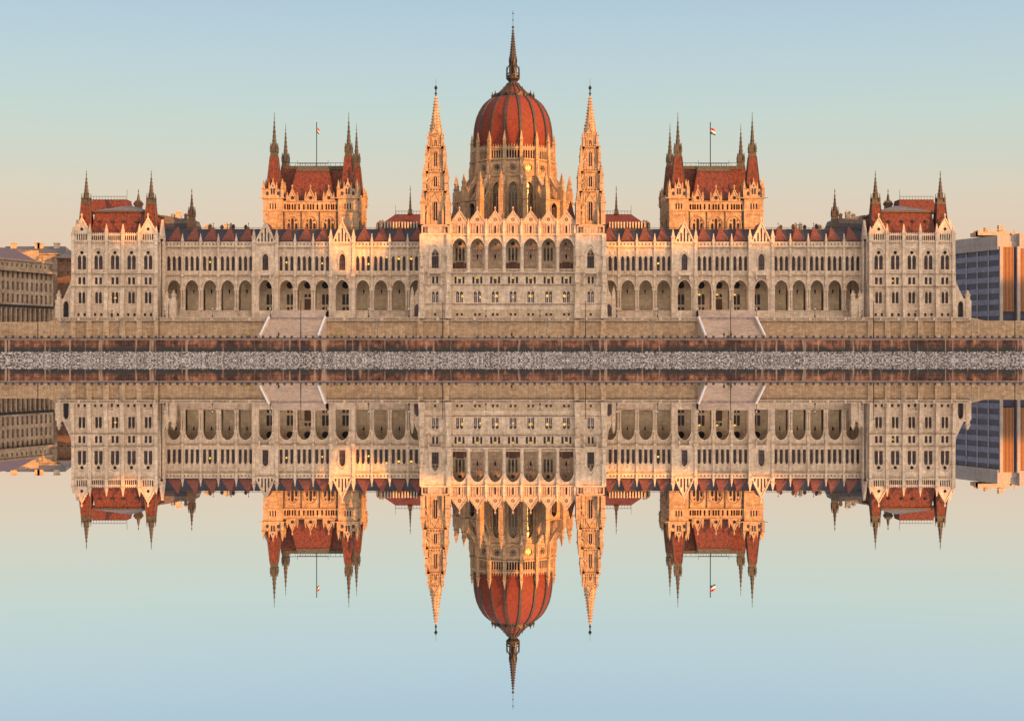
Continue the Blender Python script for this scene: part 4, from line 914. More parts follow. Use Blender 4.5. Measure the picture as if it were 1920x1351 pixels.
def central():
    Y = -8.0; c0 = 961.8
    X = lambda p, YY=Y: px(p, YY); Z = lambda v, YY=Y: pz(v, YY)
    wall = MB(); wins = []; hw = mm(16.7, Y); gallery = MB(); gb = []
    lits = {0: (1.0, 1.8, .5), 1: (.9, 1.6, .25), 2: (.3, 1.9, .6), 3: (0, 1.6, .25), 4: (-.1, 1.9, .6), 5: (-.3, 1.9, .5), 6: (-.6, 1.9, .5)}
    for i in range(7):
        cx = X(c0 + (i - 3) * 33.4); x0, x1 = cx - hw, cx + hw
        wallrow(wall, x0, x1, ZT - .5, Z(580), Y - .3, [(cx + e * mm(4.2, Y), rect(mm(2.1, Y), Z(591.7), Z(587))) for e in (-1, 1)], .5, 1)
        wall.add([(x0, Y - .3, Z(580)), (x1, Y - .3, Z(580)), (x1, Y, Z(569)), (x0, Y, Z(569))], [(0, 1, 2, 3)])
        wall.box(x0, x1, Y - .55, Y, Z(569.4), Z(568.3)); wall.box(x0, x1, Y - .5, Y, Z(533.2), Z(532.1)); wall.box(x0, x1, Y - .95, Y, Z(511.6), Z(510)); wall.box(x0, x1, Y - .6, Y, Z(440.6), Z(439))
        l1 = [(e * mm(3.6, Y), mm(2.9, Y), Z(567), Z(550), Z(546.3)) for e in (-1, 1)]
        wallrow(wall, x0, x1, Z(569), Z(533), Y, [(cx + l[0], arch(*l[1:], .05, 5)) for l in l1], .5); mould(wall, cx, mm(7.2, Y), Z(550), Z(543.4), Y, .22, .16, .02, foot=.8)
        l2 = [((k - 1) * mm(7.4, Y), mm(2, Y) if k != 1 else mm(2.6, Y), Z(531.5), Z(518.5), Z(518.5)) for k in range(3)]
        wallrow(wall, x0, x1, Z(533), Z(511), Y, [(cx + l[0], rect(l[1], l[2], l[3])) for l in l2], .5)
        wallrow(wall, x0, x1, Z(511), Z(441), Y, [(cx, arch(mm(13.2, Y), Z(510), Z(463), Z(446.5), .15, 9))], 1.0)
        mould(wall, cx, mm(13.3, Y), Z(463), Z(446.5), Y, .35, .22, .15)
        # gallery balustrade
        wall.box(x0, x1, Y + .1, Y + .35, Z(505), Z(503.8))
        for k in range(14): gx = x0 + (k + .5) * (x1 - x0) / 14; wall.box(gx - .09, gx + .09, Y + .12, Y + .3, Z(510), Z(505))
        # gallery back wall
        gy = Y + 4.5; zg = lambda v: pz(v, Y + 4.5)
        gallery.add([(x0, Y, Z(510)), (x1, Y, Z(510)), (x1, gy, Z(510)), (x0, gy, Z(510))], [(0, 1, 2, 3)])
        gallery.add([(x0, Y + 1, Z(444)), (x1, Y + 1, Z(444)), (x1, gy, Z(444)), (x0, gy, Z(444))], [(0, 1, 2, 3)])
        l3 = [((k - 1) * mm(6.6, Y), mm(2.1, Y), zg(489), zg(467), zg(463.5)) for k in range(3)]
        wallrow(gallery, x0, x1, Z(510), zg(462), gy, [(cx + l[0], arch(*l[1:], .15, 4)) for l in l3], .35)
        wallrow(gallery, x0, x1, zg(462), Z(443), gy, [(cx, disc(zg(456.5), mm(3.8, Y)))], .35); ring(gallery, cx, zg(456.5), mm(3.9, Y), gy, .22, .18)
        for e in (x0, x1): gallery.prismx([(Y + 1, Z(465)), (Y + 1, Z(444)), (gy, Z(444)), (gy, Z(465)), (gy - .5, Z(452)), (Y + 2.7, Z(447)), (Y + 1.5, Z(452))], e - .2, e + .2)
        wins.append(('w', cx, Y + .45, l1, (), 'window', ('glass', 'white', 'lit'), (*lits[i], 'star')))
        wins.append(('w', cx, Y + .45, l2, (), 'square_window', ('glass', 'iron', 'lit'), (0, 1.75, .4, 'strip')))
        wins.append(('w', cx, gy + .3, l3, ((0, zg(456.5), mm(3.8, Y)),), 'gallery_window', ('rose' if i in (1, 2, 4, 6) else 'leaded', 'iron', 'lit'), None))
        wins.append(('w', cx, Y + .15, [(e * mm(4.2, Y), mm(2.1, Y), Z(591.7), Z(587), Z(587)) for e in (-1, 1)], (), 'cellar_window', ('glass', 'iron', 'lit'), None))
        if i in (0, 3, 6):
            d = MB(); d.box(cx - mm(7.4, Y), cx + mm(7.4, Y), gy - .12, gy, Z(510), zg(491.3)); d.box(cx - mm(7.8, Y), cx + mm(7.8, Y), gy - .2, gy, zg(492.2), zg(491))
            for k in range(4): d.box(cx + (k - 1.5) * 1.1 - .4, cx + (k - 1.5) * 1.1 + .4, gy - .18, gy - .12, Z(509.5) + .2, zg(493))
            wins.append(('d', d, cx, gy))
        # lantern hanging in the arch
        # lantern is added below; gable with lancet panel and crockets
        g = MB(); z1 = Z(417)
        ol = [(cx, arch(mm(1.9, Y), Z(437), Z(425), Z(423), .1, 3))]
        wallrow(g, x0 + .25, x1 - .25, Z(439), z1, Y - .1, ol, .5)
        g.box(cx - .4, cx + .4, Y + .35, Y + .42, Z(437.5), Z(422), 1)
        for k in range(-3, 4):
            if k: gx = cx + k * mm(4, Y); mould(g, gx, .24, Z(421), Z(418.8), Y - .1, .12, .12, .2, n=3, foot=2.6)
        gable(g, cx, hw - .35, z1, Z(396.5), Y - .1, .5, 0, hole=(Z(411.5), .55), step=.62)
        for k in range(6): a = k * 1.047; g.bar((cx, Y, Z(411.5)), (cx + .55 * math.cos(a), Y, Z(411.5) + .55 * math.sin(a)), .07)
        g.add([(cx - 1.2, Y + .3, Z(416.5)), (cx + 1.2, Y + .3, Z(416.5)), (cx, Y + .3, Z(405))], [(0, 1, 2)], 1)
        gb.append((cx, g))
    for i in range(8):
        x = X(c0 + (i - 3.5) * 33.4)
        if 0 < i < 7:
            col(wall, x, Y - .35, Z(510), Z(463), .42); wall.box(x - .7, x + .7, Y - .9, Y + .2, Z(511), Z(508)); wall.box(x - .5, x + .5, Y - .8, Y, Z(463), Z(455)); wall.box(x - .3, x + .3, Y - .6, Y, Z(455), Z(439))
            wall.box(x - .42, x + .42, Y - .8, Y, Z(442.5), Z(438))
        gb.append((x, None))
    xa, xb = X(c0 - 3.5 * 33.4), X(c0 + 3.5 * 33.4)
    wall.box(xa, xb, Y + .9, Y + 1.2, ZT - .5, Z(511.5)); wall.box(xa, xb, gy + .4, 16, ZT - .5, Z(441)); wall.box(xa, xb, Y + .02, gy + .5, Z(443), Z(441))
    CB = obj('central_block', wall, ['st', 'rust'], pal, (X(c0), Y, ZT))
    obj('gallery', gallery, ['rust'], CB, (X(c0), Y + 4, Z(510)))
    lm_ = MB(); lm_.bar((0, 0, 5.2), (0, 0, 1), .04); lm_.fr(0, 0, 0, 1, .12, .38, 6); lm_.fr(0, 0, 1, 1.5, .38, .06, 6); lm_.fr(0, 0, -.3, 0, .03, .12, 6); lme = lm_.mesh('lantern', ['iron'])
    for i in range(7): obj('lantern', lme, None, CB, (X(c0 + (i - 3) * 33.4), Y + 2, Z(485)))
    for w_ in wins:
        if w_[0] == 'w': win(CB, w_[1], w_[2], w_[3], w_[4], name=w_[5], mats=w_[6], lit=w_[7], bars=w_[5] != 'cellar_window')
        else: obj('gallery_door', w_[1], ['wood'], CB, (w_[2], w_[3], Z(510)))
    pm_ = MB(); pin(pm_, 0, 0, 0, Z(409) - Z(438), .75); pme = pm_.mesh('pinnacle', ['st'])
    for x, g in gb:
        if g: obj('gable', g, ['mid', 'slate'], CB, (x, Y, Z(439)))
        else: obj('pinnacle', pme, None, CB, (x, Y - .3, Z(438)))
    rf = MB(); rf.hexa((xa, xb, Y + .8, 14, Z(440)), (xa + 1, xb - 1, Y + 6, 14, pz(416, Y + 6)), 0)
    for p_ in (853, 1070):
        x = X(p_, 4); rf.sq(x, 5, pz(440, 4), pz(377 if p_ > 900 else 382, 4), 2.6, .1, 1 if p_ > 900 else 0); rf.bar((x, 5, pz(377, 4)), (x, 5, pz(372, 4)), .06)
    obj('roof', rf, ['slate', 'red'], CB, (X(c0), 4, Z(440)))

def river_tower(sg):
    side = 'left' if sg < 0 else 'right'; Y = -9.0; cxp = 816.0 if sg < 0 else 1107.6
    X = lambda p, YY=Y: px(p, YY); Z = lambda v, YY=Y: pz(v, YY)
    cx = px(cxp, Y); hw = mm(25, Y); cy = Y + hw; b = MB(); wins = []
    x0, x1 = cx - hw, cx + hw
    wallrow(b, x0, x1, ZT - .5, Z(580), Y - .2, [(cx, rect(mm(2.1, Y), Z(591.7), Z(587)))], .5, 1)
    b.add([(x0, Y - .2, Z(580)), (x1, Y - .2, Z(580)), (x1, Y, Z(569)), (x0, Y, Z(569))], [(0, 1, 2, 3)])
    l1 = [(e * mm(3.4, Y), mm(2.7, Y), Z(567), Z(550), Z(546.3)) for e in (-1, 1)]
    wallrow(b, x0, x1, Z(569), Z(534), Y, [(cx + l[0], arch(*l[1:], .05, 5)) for l in l1], .5); mould(b, cx, mm(7, Y), Z(550), Z(543), Y, .25, .18, .05, foot=.8)
    l2 = [(e * mm(3.6, Y), mm(2, Y), Z(531.5), Z(518.5), Z(518.5)) for e in (-1, 1)]
    wallrow(b, x0, x1, Z(534), Z(513), Y, [(cx + l[0], rect(l[1], l[2], l[3])) for l in l2], .5)
    l3 = [(0, mm(6.5, Y), Z(502.6), Z(479), Z(468), )]
    wallrow(b, x0, x1, Z(513), Z(440), Y, [(cx, arch(mm(6.5, Y), Z(502.6), Z(479), Z(468), .25, 8))], .9)
    mould(b, cx, mm(8.5, Y), Z(479), Z(465.5), Y, .45, .3, .2, foot=3.4); mould(b, cx, mm(12, Y), Z(476), Z(459), Y, .22, .4, .7, foot=.3)
    for s_ in (569.4, 533, 511, 479.5): b.box(x0, x1, Y - (.3 if s_ > 480 else .12), Y, Z(s_), Z(s_ - (1 if s_ > 480 else .5)))
    b.box(cx - mm(13, Y), cx + mm(13, Y), Y - 1.5, Y, Z(513), Z(511)); b.box(cx - mm(13, Y), cx + mm(13, Y), Y - 1.5, Y - 1.25, Z(505.5), Z(504.2))
    for k in range(13): gx = cx + (k - 6) * mm(2, Y); b.box(gx - .09, gx + .09, Y - 1.45, Y - 1.3, Z(511), Z(505))
    for e in (-1, 1):
        x = cx + e * mm(12, Y); b.prismx([(Y, Z(539)), (Y, Z(513)), (Y - 1.3, Z(513)), (Y - 1.0, Z(518)), (Y - .5, Z(522)), (Y - .4, Z(534))], x - .3, x + .3)
        b.box(x - .3, x + .3, Y - 1.6, Y - 1.1, Z(511), Z(503))
    b.box(x0, x1, Y + 1.2, Y + 2 * hw, ZT - .5, Z(440))
    # corner buttresses
    for e in (-1, 1):
        x = cx + e * hw
        b.hexa((x - .95, x + .95, Y - 1.6, Y + 1, ZT - .5), (x - .8, x + .8, Y - 1.2, Y + 1, Z(569))); b.box(x - .75, x + .75, Y - 1.0, Y + 1, Z(569), Z(511)); b.box(x - .6, x + .6, Y - .75, Y + 1, Z(511), Z(440))
        for v in (569, 533, 511, 480): b.box(x - .95, x + .95, Y - 1.3, Y, Z(v + .8), Z(v - .6))
        b.box(x - .45, x + .45, Y - 1.2, Y - .6, Z(500), Z(485)); b.sq(x, Y - .9, Z(485), Z(476), .45, .05); b.box(x - .45, x + .45, Y - 1.4, Y - .8, Z(548), Z(530)); b.sq(x, Y - 1.1, Z(530), Z(522), .5, .05)
    # flying buttress towards the wing
    d = sg; xe = cx + d * hw; Xo = lambda n: xe + d * mm(n, Y)
    P = [(xe, ZT - .5), (xe, Z(445)), (Xo(3.5), Z(452)), (Xo(5), Z(480)), (Xo(6.5), Z(520)), (Xo(9), Z(540)), (Xo(15), Z(556)), (Xo(17), Z(560)), (Xo(17), ZT - .5)]
    b.prism(P, Y + 1.5, Y + 3.2)
    xo = Xo(19); b.box(xo - .55, xo + .55, Y + 1.2, Y + 3.4, ZT - .5, Z(558)); pin(b, xo, Y + 2.2, Z(558), Z(536), .9)
    b.prism([(Xo(5), Z(592)), (Xo(14.5), Z(592)), (Xo(14.5), Z(575)), (Xo(12), Z(571)), (Xo(9.7), Z(569)), (Xo(7.5), Z(571)), (Xo(5), Z(575))], Y + 1.35, Y + 1.48, 2)
    # inner buttress against the wing facade (long side)
    b.box(x0, x1, Y + .5, Y + .9, Z(443), Z(437)); b.box(x0 - .5, x1 + .5, Y - .5, Y + 2 * hw + .5, Z(440.5), Z(438))
    # balustrade storey with tall openings y 422-438
    for q_ in range(4):
        f = MB(); h2 = hw + .1
        wallrow(f, -h2, h2, Z(438), Z(422), -h2, [(t * mm(5.2, Y), arch(.42, Z(436.6), Z(427), Z(425), .1, 3)) for t in (-4, -3, 3, 4)], .4)
        for t in (-2, -1, 0, 1, 2): mould(f, t * mm(5.2, Y), .4, Z(427), Z(425), -h2, .14, .12, n=3, foot=2)
        f.box(-h2 - .2, h2 + .2, -h2 - .2, -h2 + .5, Z(422.3), Z(421)); f.m = [3] * len(f.m)
        b.merge(f, q_ * math.pi / 2, cx, cy)
    b.box(cx - hw + .7, cx + hw - .7, cy - hw + .7, cy + hw - .7, Z(438), Z(424), 1)
    T = obj('river_tower', b, ['st', 'rust', 'glass', 'mid'], pal, (cx, cy, ZT)); T['label'] = '%s river tower with openwork stone spire' % side
    win(T, cx, Y + .45, l1, mats=('glass', 'white', 'lit')); win(T, cx, Y + .45, l2, name='square_window')
    win(T, cx, Y + .8, [(e * mm(3.3, Y), mm(3, Y), Z(502.6), Z(481), Z(473)) for e in (-1, 1)], name='tall_window')
    win(T, cx, Y + .2, [(0, mm(2.1, Y), Z(591.7), Z(587), Z(587))], name='cellar_window', bars=False)
    # upper stages
    yc = cy; z = lambda v: pz(v, yc - 2); W2 = lambda n: mm(n, yc)
    st = MB(); lw = []
    # stage A y358-422 : octagonal-ish square core + flyers
    def stage(yb, yt, half, ww, wt, wb, pinh, pin_out, fly=True, ledge=True, pwid=.9):
        for q_ in range(4):
            f = MB(); h = W2(half)
            wallrow(f, -h, h, z(yb), z(yt), -h, [(0, arch(W2(ww), z(wb), z(wt + 4), z(wt), .25, 5))], .5)
            mould(f, 0, W2(ww), z(wt + 4), z(wt), -h, .2, .18, .25, foot=(z(wt + 4) - z(wb)) * .9)
            f.box(-.08, .08, -h + .1, -h + .25, z(wb), z(wt)); f.box(-W2(ww), W2(ww), -h + .45, -h + .55, z(wb), z(wt), 1)
            if ledge: f.box(-h - .75, h + .75, -h - .75, -h + .3, z(yt + .8), z(yt - .5)); f.box(-h - .4, h + .4, -h - .4, -h + .3, z(yt + 2), z(yt + .8))
            # openwork balustrade above the ledge
            for k in range(7): gx = (k - 3) * h / 3.2; f.box(gx - .1, gx + .1, -h - .3, -h - .1, z(yt), z(yt - 4.5))
            f.box(-h - .2, h + .2, -h - .32, -h - .08, z(yt - 4.5), z(yt - 5.3))
            a = h + .2
            pin(f, -W2(pin_out), -W2(pin_out), z(yb - (yb - yt) * .35), z(pinh), pwid, sh=.4)
            f.box(-W2(pin_out) - pwid * .5, -W2(pin_out) + pwid * .5, -W2(pin_out) - pwid * .5, -W2(pin_out) + pwid * .5, z(yb), z(yb - (yb - yt) * .4))
            if fly:   # diagonal flyer from the corner pier to the core
                f.bar((-W2(pin_out), -W2(pin_out), z(yb - (yb - yt) * .3)), (-h * .9, -h * .9, z(yt + 2)), .28)
                f.bar((-W2(pin_out), -W2(pin_out), z(yb - (yb - yt) * .3)), (-h * .45, -h, z(yt + (yb - yt) * .35)), .22)
            for e in (-1, 1): f.fr(e * h * .72, -h - .08, z(yb), z(yt + 3), .15, .15, 6); f.box(e * h * .45 - .12, e * h * .45 + .12, -h - .16, -h, z(yb), z(yt + 8))
            # gargoyle
            f.bar((-h - .2, -h - .2, z(yt + 1)), (-h - 1.0, -h - 1.0, z(yt - .3)), .13)
            st.merge(f, q_ * math.pi / 2, cx, cy)
    stage(422, 359, 17.5, 3.8, 378, 414, 352, 23, pwid=1.3)
    stage(359, 322, 15.0, 3.2, 330, 350, 306, 20.5, pwid=1.0)
    stage(322, 276, 12.5, 2.8, 284, 312, 268, 16.8, pwid=.8)
    stage(276, 254, 10.2, 2.4, 262, 272, 246, 12.6, fly=False, ledge=False, pwid=.6)
    # gablets at the foot of the spire
    for q_ in range(4):
        f = MB(); h = W2(10.2)
        gable(f, 0, h * .8, z(254), z(240), -h, .4, 0, step=.8); st.merge(f, q_ * math.pi / 2, cx, cy)
        f = MB(); h = W2(17.5)
        for e in (-1, 1): f.prism([(e * h, z(422)), (e * (h + W2(9)), z(422)), (e * (h + W2(9)), z(405)), (e * (h + W2(6)), z(396)), (e * h, z(384)), (e * h, z(390)), (e * (h + W2(5)), z(404)), (e * (h + W2(5)), z(420)), (e * h, z(420))], -h * .9, -h * .9 + .5)
        gable(f, 0, W2(8), z(378), z(364), -h - .15, .2, 0, step=1); st.merge(f, q_ * math.pi / 2, cx, cy)
    obj('tower_stages', st, ['st_sun', 'slate'], T, (cx, cy, z(422)))
    sp = MB(); spire(sp, cx, cy, z(256), z(178), W2(11.5) * 1.06, 8, 0, .85, .22, .24)
    obj('stone_spire', sp, ['st_sun'], T, (cx, cy, z(256)))
    fb = MB(); fb.fr(cx, cy, z(178), z(166), .22, .16, 8); fb.fr(cx, cy, z(174), z(172.5), .4, .4, 8); fb.fr(cx, cy, z(166), z(163), .2, .55, 8); fb.fr(cx, cy, z(163), z(158), .55, .12, 8); fb.bar((cx, cy, z(158)), (cx, cy, z(146)), .05)
    obj('spire_finial', fb, ['iron'], T, (cx, cy, z(178)))

def dome():
    YC = 30.0; cx = px(961.8, YC); W2 = lambda n: mm(n, YC); YF = YC - 13; z = lambda v: pz(v, YF); zo = lambda v: pz(v, YC - 18); zd = lambda v: pz(v, YC)
    A = math.tau / 16; Ra = W2(76); hw = Ra * math.tan(A / 2); Rf = W2(81.5)
    drum = MB(); fins = MB()
    zbot = zo(445)
    for k in range(16):
        f = MB()
        ww = W2(8.2)
        wallrow(f, -hw, hw, zbot, z(329), -Ra, [(0, arch(ww, z(408), z(355), z(340), .25, 8))], .8)
        mould(f, 0, ww, z(355), z(340), -Ra, .25, .25, .25, foot=8); f.box(-hw, hw, -Ra - .3, -Ra, z(329.6), z(328.4))
        wallrow(f, -hw, hw, z(328.6), z(300), -Ra, [(0, disc(z(313.5), W2(6.6), 9))], .6)
        ring(f, 0, z(313.5), W2(9), -Ra, .22, .18, 18); ring(f, 0, z(313.5), W2(6.6), -Ra, .16, .1, 18)
        f.box(-hw, hw, -Ra - .35, -Ra, z(298.6), z(297))
        for t in range(-3, 4): mould(f, t * hw / 3.6, .22, z(301.5), z(300), -Ra, .12, .15, n=3)
        wallrow(f, -hw, hw, z(300), z(297), -Ra, [])
        ps = 5; dw = W2(4.9)
        wallrow(f, -hw, hw, z(297), z(277.5), -Ra, [((t - 2) * dw, arch(W2(1.7), z(295.5), z(282.5), z(280), .15, 4)) for t in range(ps)], .5)
        f.box(-hw, hw, -Ra - .25, -Ra + .4, z(277.8), z(276.6))
        for t in range(6): gx = (t - 2.5) * dw; f.prism([(gx - .42, z(276.6)), (gx + .42, z(276.6)), (gx, z(270))], -Ra - .1, -Ra + .25); f.sq(gx, -Ra, z(271), z(268.5), .1, .03)
        drum.merge(f, k * A, cx, YC)
        # buttress fin with pinnacle at the corner
        f = MB(); r = Rf
        f.box(-.62, .62, -r - .2, -r + 2.2, zbot, z(329)); f.box(-.55, .55, -r, -r + 1.8, z(329), z(297)); f.box(-.5, .5, -r + .1, -r + 1.5, z(297), z(276)); f.box(-.72, .72, -r - .3, -r + 1.4, z(330.5), z(328.3)); f.box(-.68, .68, -r - .2, -r + 1.4, z(298.6), z(296.6))
        f.sq(0, -r + .6, z(276), z(262), .42, .42); f.sq(0, -r + .6, z(262), z(261), .6, .6); spire(f, 0, -r + .6, z(261), z(243), .6, 4, 0, .9, .04, .12)
        f.sq(0, -r - .1, z(312), z(304), .32, .05); f.box(-.32, .32, -r - .4, -r, z(326), z(312))
        fins.merge(f, (k + .5) * A, cx, YC)
    dr = obj('drum', drum, ['st_sun'], pal, (cx, YC, zbot)); dr['label'] = 'sixteen sided drum below the red dome'
    obj('buttress_fins', fins, ['st_sun'], dr, (cx, YC, zbot))
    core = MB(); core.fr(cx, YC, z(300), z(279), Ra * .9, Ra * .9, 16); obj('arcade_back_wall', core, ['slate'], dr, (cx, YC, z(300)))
    # windows of the drum
    ww = W2(8.2); m1 = MB(); m2 = MB()
    o = arch(ww, 0, z(355) - z(408), z(340) - z(408), .25, 8)
    P = [(a, 0, b) for a, b in o[1:]] + [(-a, 0, b) for a, b in reversed(o[1:-1])]; m1.add(P, [tuple(range(len(P)))], 0)
    H1 = z(355) - z(408); wz = z(360) - z(408)
    for d_ in (-1, 0, 1, ): 
        for e in ((-1, 1) if d_ == 0 else ()): m1.box(e * ww / 3 - .1, e * ww / 3 + .1, -.22, -.02, 0, wz, 1)
    for e in (-1, 0, 1): mould(m1, e * ww * .66, ww / 3 - .08, wz - .5, wz + .3, -.02, .12, .2, .2, mi=1, n=4)
    for xx, zz_ in ((-ww * .46, wz + 1.15), (ww * .46, wz + 1.15), (0, wz + 2.1)): ring(m1, xx, zz_, .48, -.02, .14, .2, 10, 1)
    for k in range(1, 8): m1.box(-ww, ww, -.09, -.03, wz * k / 8 - .04, wz * k / 8 + .04, 2)
    for k in range(-4, 5): m1.box(k * ww / 4.5 - .03, k * ww / 4.5 + .03, -.08, -.02, 0, wz, 2)
    me1 = m1.mesh('drum_window', ['leaded', 'st_sun', 'iron'])
    rr = W2(6.6); m2.add([(rr * math.cos(i * .3927), 0, rr * math.sin(i * .3927)) for i in range(16)], [tuple(range(16))], 0)
    for i in range(8):
        a = (i + .5) * .7854; m2.bar((rr * .45 * math.cos(a), -.1, rr * .45 * math.sin(a)), (rr * math.cos(a), -.1, rr * math.sin(a)), .16, 1)
        m2.add([(rr * math.cos(a - .17), -.16, rr * math.sin(a - .17)), (rr * math.cos(a + .17), -.16, rr * math.sin(a + .17)), (rr * .62 * math.cos(a), -.16, rr * .62 * math.sin(a))], [(0, 1, 2)], 1)
    me2 = m2.mesh('rose_window', ['rosed', 'st_sun'])
    for k in range(-5, 6):
        a = k * A
        for me, zz_, nm in ((me1, z(408), 'drum_window'), (me2, z(313.5), 'rose_window')):
            rad = Ra - (.7 if me is me1 else .45)
            o_ = obj(nm, me, None, dr, (cx + rad * math.sin(a), YC - rad * math.cos(a), zz_)); o_.rotation_euler.z = a
    # ambulatory ring with piers, flyers and pinnacles
    amb = MB(); Rb = W2(105); hb = Rb * math.tan(A / 2); ws = []
    for k in range(16):
        kk = k if k <= 8 else k - 16
        top = 372 if abs(kk) >= 2 else 409
        f = MB()
        if abs(kk) >= 2:
            wallrow(f, -hb, hb, zbot, zo(top), -Rb, [(0, arch(W2(7.5), zo(406), zo(386), zo(377), .25, 7))], .6)
            mould(f, 0, W2(7.5), zo(386), zo(377), -Rb, .3, .25, .25, foot=3); f.box(-hb, hb, -Rb - .3, -Rb + .2, zo(top + .8), zo(top - .8)); ws.append(kk)
        else: f.box(-hb, hb, -Rb, -Rb + .5, zbot, zo(top))
        f.add([(-hb, -Rb, zo(top)), (hb, -Rb, zo(top)), (hw, -Ra, zo(top - 5)), (-hw, -Ra, zo(top - 5))], [(0, 1, 2, 3)], 1)
        amb.merge(f, k * A, cx, YC)
    amb2 = MB()
    for k in range(16):
        f = MB(); rp = W2(112); kk = k - 7.5; front = k in (15, 0)
        f.box(-.7, .7, -rp - .3, -rp + 2, zbot, zo(352)); f.box(-.85, .85, -rp - .5, -rp + 2, zo(373), zo(371)); f.box(-.6, .6, -rp, -rp + 1.6, zo(352), zo(345))
        pin(f, 0, -rp + .7, zo(346), zo(318), 1.0, sh=.35); f.box(-.8, .8, -rp - .1, -rp + 1.7, zo(346), zo(344.8))
        # pier body reaching in to the drum, pierced by the flyer arch
        f.prismx([(-rp + 1.4, zo(362)), (-rp + 1.4, zo(356)), (-Rf, z(326)), (-Rf, z(338))], -.38, .38)
        f.prismx([(-rp + 1.4, zo(357)), (-rp + 1.4, zo(355)), (-Rf, z(325)), (-Rf, z(327.5))], -.55, .55)
        f.prismx([(-rp + 1.4, zbot), (-rp + 1.4, zo(374)), (-rp + 3.2, zo(366)), (-Rf - .2, z(356)), (-Rf - .2, zbot)], -.35, .35)
        amb2.merge(f, (k + .5) * A, cx, YC)
    am = obj('ambulatory', amb, ['st_sun', 'slate'], pal, (cx, YC, zbot)); obj('flying_buttresses', amb2, ['st_sun'], am, (cx, YC, zbot))
    for kk in ws:
        if abs(kk) < 6:
            o_ = win(am, 0, 0, [(e * W2(3.6), W2(3.1), zo(405), zo(388), zo(384)) for e in (-1, 1)], ((0, zo(381.2), W2(1.5)),), name='ambulatory_window')
            a = kk * A; rad = Rb - .45; wl = (cx + rad * math.sin(a), YC - rad * math.cos(a), zo(405)); o_.location = tuple(p - q_ for p, q_ in zip(wl, WL[am.name])); o_.rotation_euler.z = a
            b = MB(); b.add([(-W2(7.5), .2, 0), (W2(7.5), .2, 0), (W2(7.5), .2, 4.9), (-W2(7.5), .2, 4.9)], [(0, 1, 2, 3)])
            o2 = obj('window_tracery', b, ['slate'], am, wl); o2.rotation_euler.z = a
    # dome shell
    prof = [(285, 72.5), (271, 73.4), (258, 73.2), (244, 72), (232, 69.8), (222, 67.2), (211, 62.4), (200, 55.8), (194, 50.5), (188.5, 44), (185.5, 39.5)]
    prof2 = [(185.5, 38.5), (177.6, 28.8), (170, 20.5), (166, 17), (161, 12), (157, 10)]
    sh = MB(); ribs = []
    def shell(mb, pr, mi):
        n0 = len(mb.v)
        for v, r in pr:
            for k in range(16): a = (k + .5) * A; mb.v.append((cx + W2(r) * math.sin(a), YC - W2(r) * math.cos(a), zd(v)))
        for j in range(len(pr) - 1):
            for k in range(16): q_ = n0 + j * 16; mb.f.append((q_ + k, q_ + (k + 1) % 16, q_ + 16 + (k + 1) % 16, q_ + 16 + k)); mb.m.append(mi)
    shell(sh, prof, 0); shell(sh, prof2, 0)
    dm = obj('dome', sh, ['dome'], pal, (cx, YC, zd(285)))
    for k in range(16):
        rb_ = MB(); a = (k + .5) * A; s_, c_ = math.sin(a), math.cos(a)
        for pr, wd in ((prof, .46), (prof2, .32)):
            vs = []
            for v, r in pr:
                r2 = W2(r)
                for dr_, dt in ((-.1, -wd), (.35, -wd * .8), (.35, wd * .8), (-.1, wd)):
                    rad = r2 + dr_; vs.append((cx + rad * s_ + dt * c_, YC - rad * c_ + dt * s_, zd(v)))
            n = len(pr); rb_.add(vs, [(j * 4 + i, j * 4 + i + 1, j * 4 + 5 + i, j * 4 + 4 + i) for j in range(n - 1) for i in range(3)])
        obj('rib', rb_, ['bronzed'], dm, (cx, YC, zd(285)))
    # crown ring with lucarnes and pinnacles
    cr = MB(); cr.fr(cx, YC, zd(188), zd(185), W2(41.5), W2(40), 16, -math.pi / 2 + A / 2)
    for k in range(16):
        f = MB(); r = W2(39.5); pin(f, 0, -r, zd(187), zd(173.5), .5, croc=False)
        cr.merge(f, (k + .5) * A, cx, YC)
        f = MB(); r2 = W2(37) ; f.prism([(-.8, zd(187)), (.8, zd(187)), (.8, zd(182)), (0, zd(176.5)), (-.8, zd(182))], -r2, -r2 + 1.6); f.prism([(-.45, zd(186)), (.45, zd(186)), (.45, zd(183)), (0, zd(180.5)), (-.45, zd(183))], -r2 - .06, -r2 - .02, 1)
        cr.merge(f, k * A, cx, YC)
    for k in range(16):
        f = MB(); r = W2(18); pin(f, 0, -r, zd(169), zd(162), .35, croc=False)
        if k % 2: cr.merge(f, (k + .5) * A, cx, YC)
    obj('crown_ring', cr, ['bronzed', 'iron'], dm, (cx, YC, zd(187)))
    ln = MB(); X8 = None
    for a_, b_2, r0, r1 in ((160, 153, 11.5, 8.5), (153, 149, 8.5, 12.5), (149, 146, 13.2, 13.6), (146, 141, 11.5, 9.5), (141, 108, 6.9, 6.3)):
        ln.fr(cx, YC, zd(a_), zd(b_2), W2(r0), W2(r1), 8)
    for k in range(8):
        f = MB(); r = W2(12.2); f.sq(0, -r, zd(147), zd(132), .22, .18); f.sq(0, -r, zd(132), zd(124.5), .22, .03); f.bar((0, -r, zd(131)), (0, -W2(6.5), zd(120)), .13); f.bar((0, -r, zd(139)), (0, -W2(6.5), zd(136)), .12)
        f.box(-.8, .8, -W2(12.6), -W2(12.2), zd(141), zd(140)); f.box(-.35, .35, -W2(6.9) - .02, -W2(6.2), zd(138), zd(116), 1)
        pin(f, 0, -W2(7.2), zd(118), zd(106), .3, croc=False)
        ln.merge(f, k * math.tau / 8 + .3927 * (k >= 0), cx, YC)
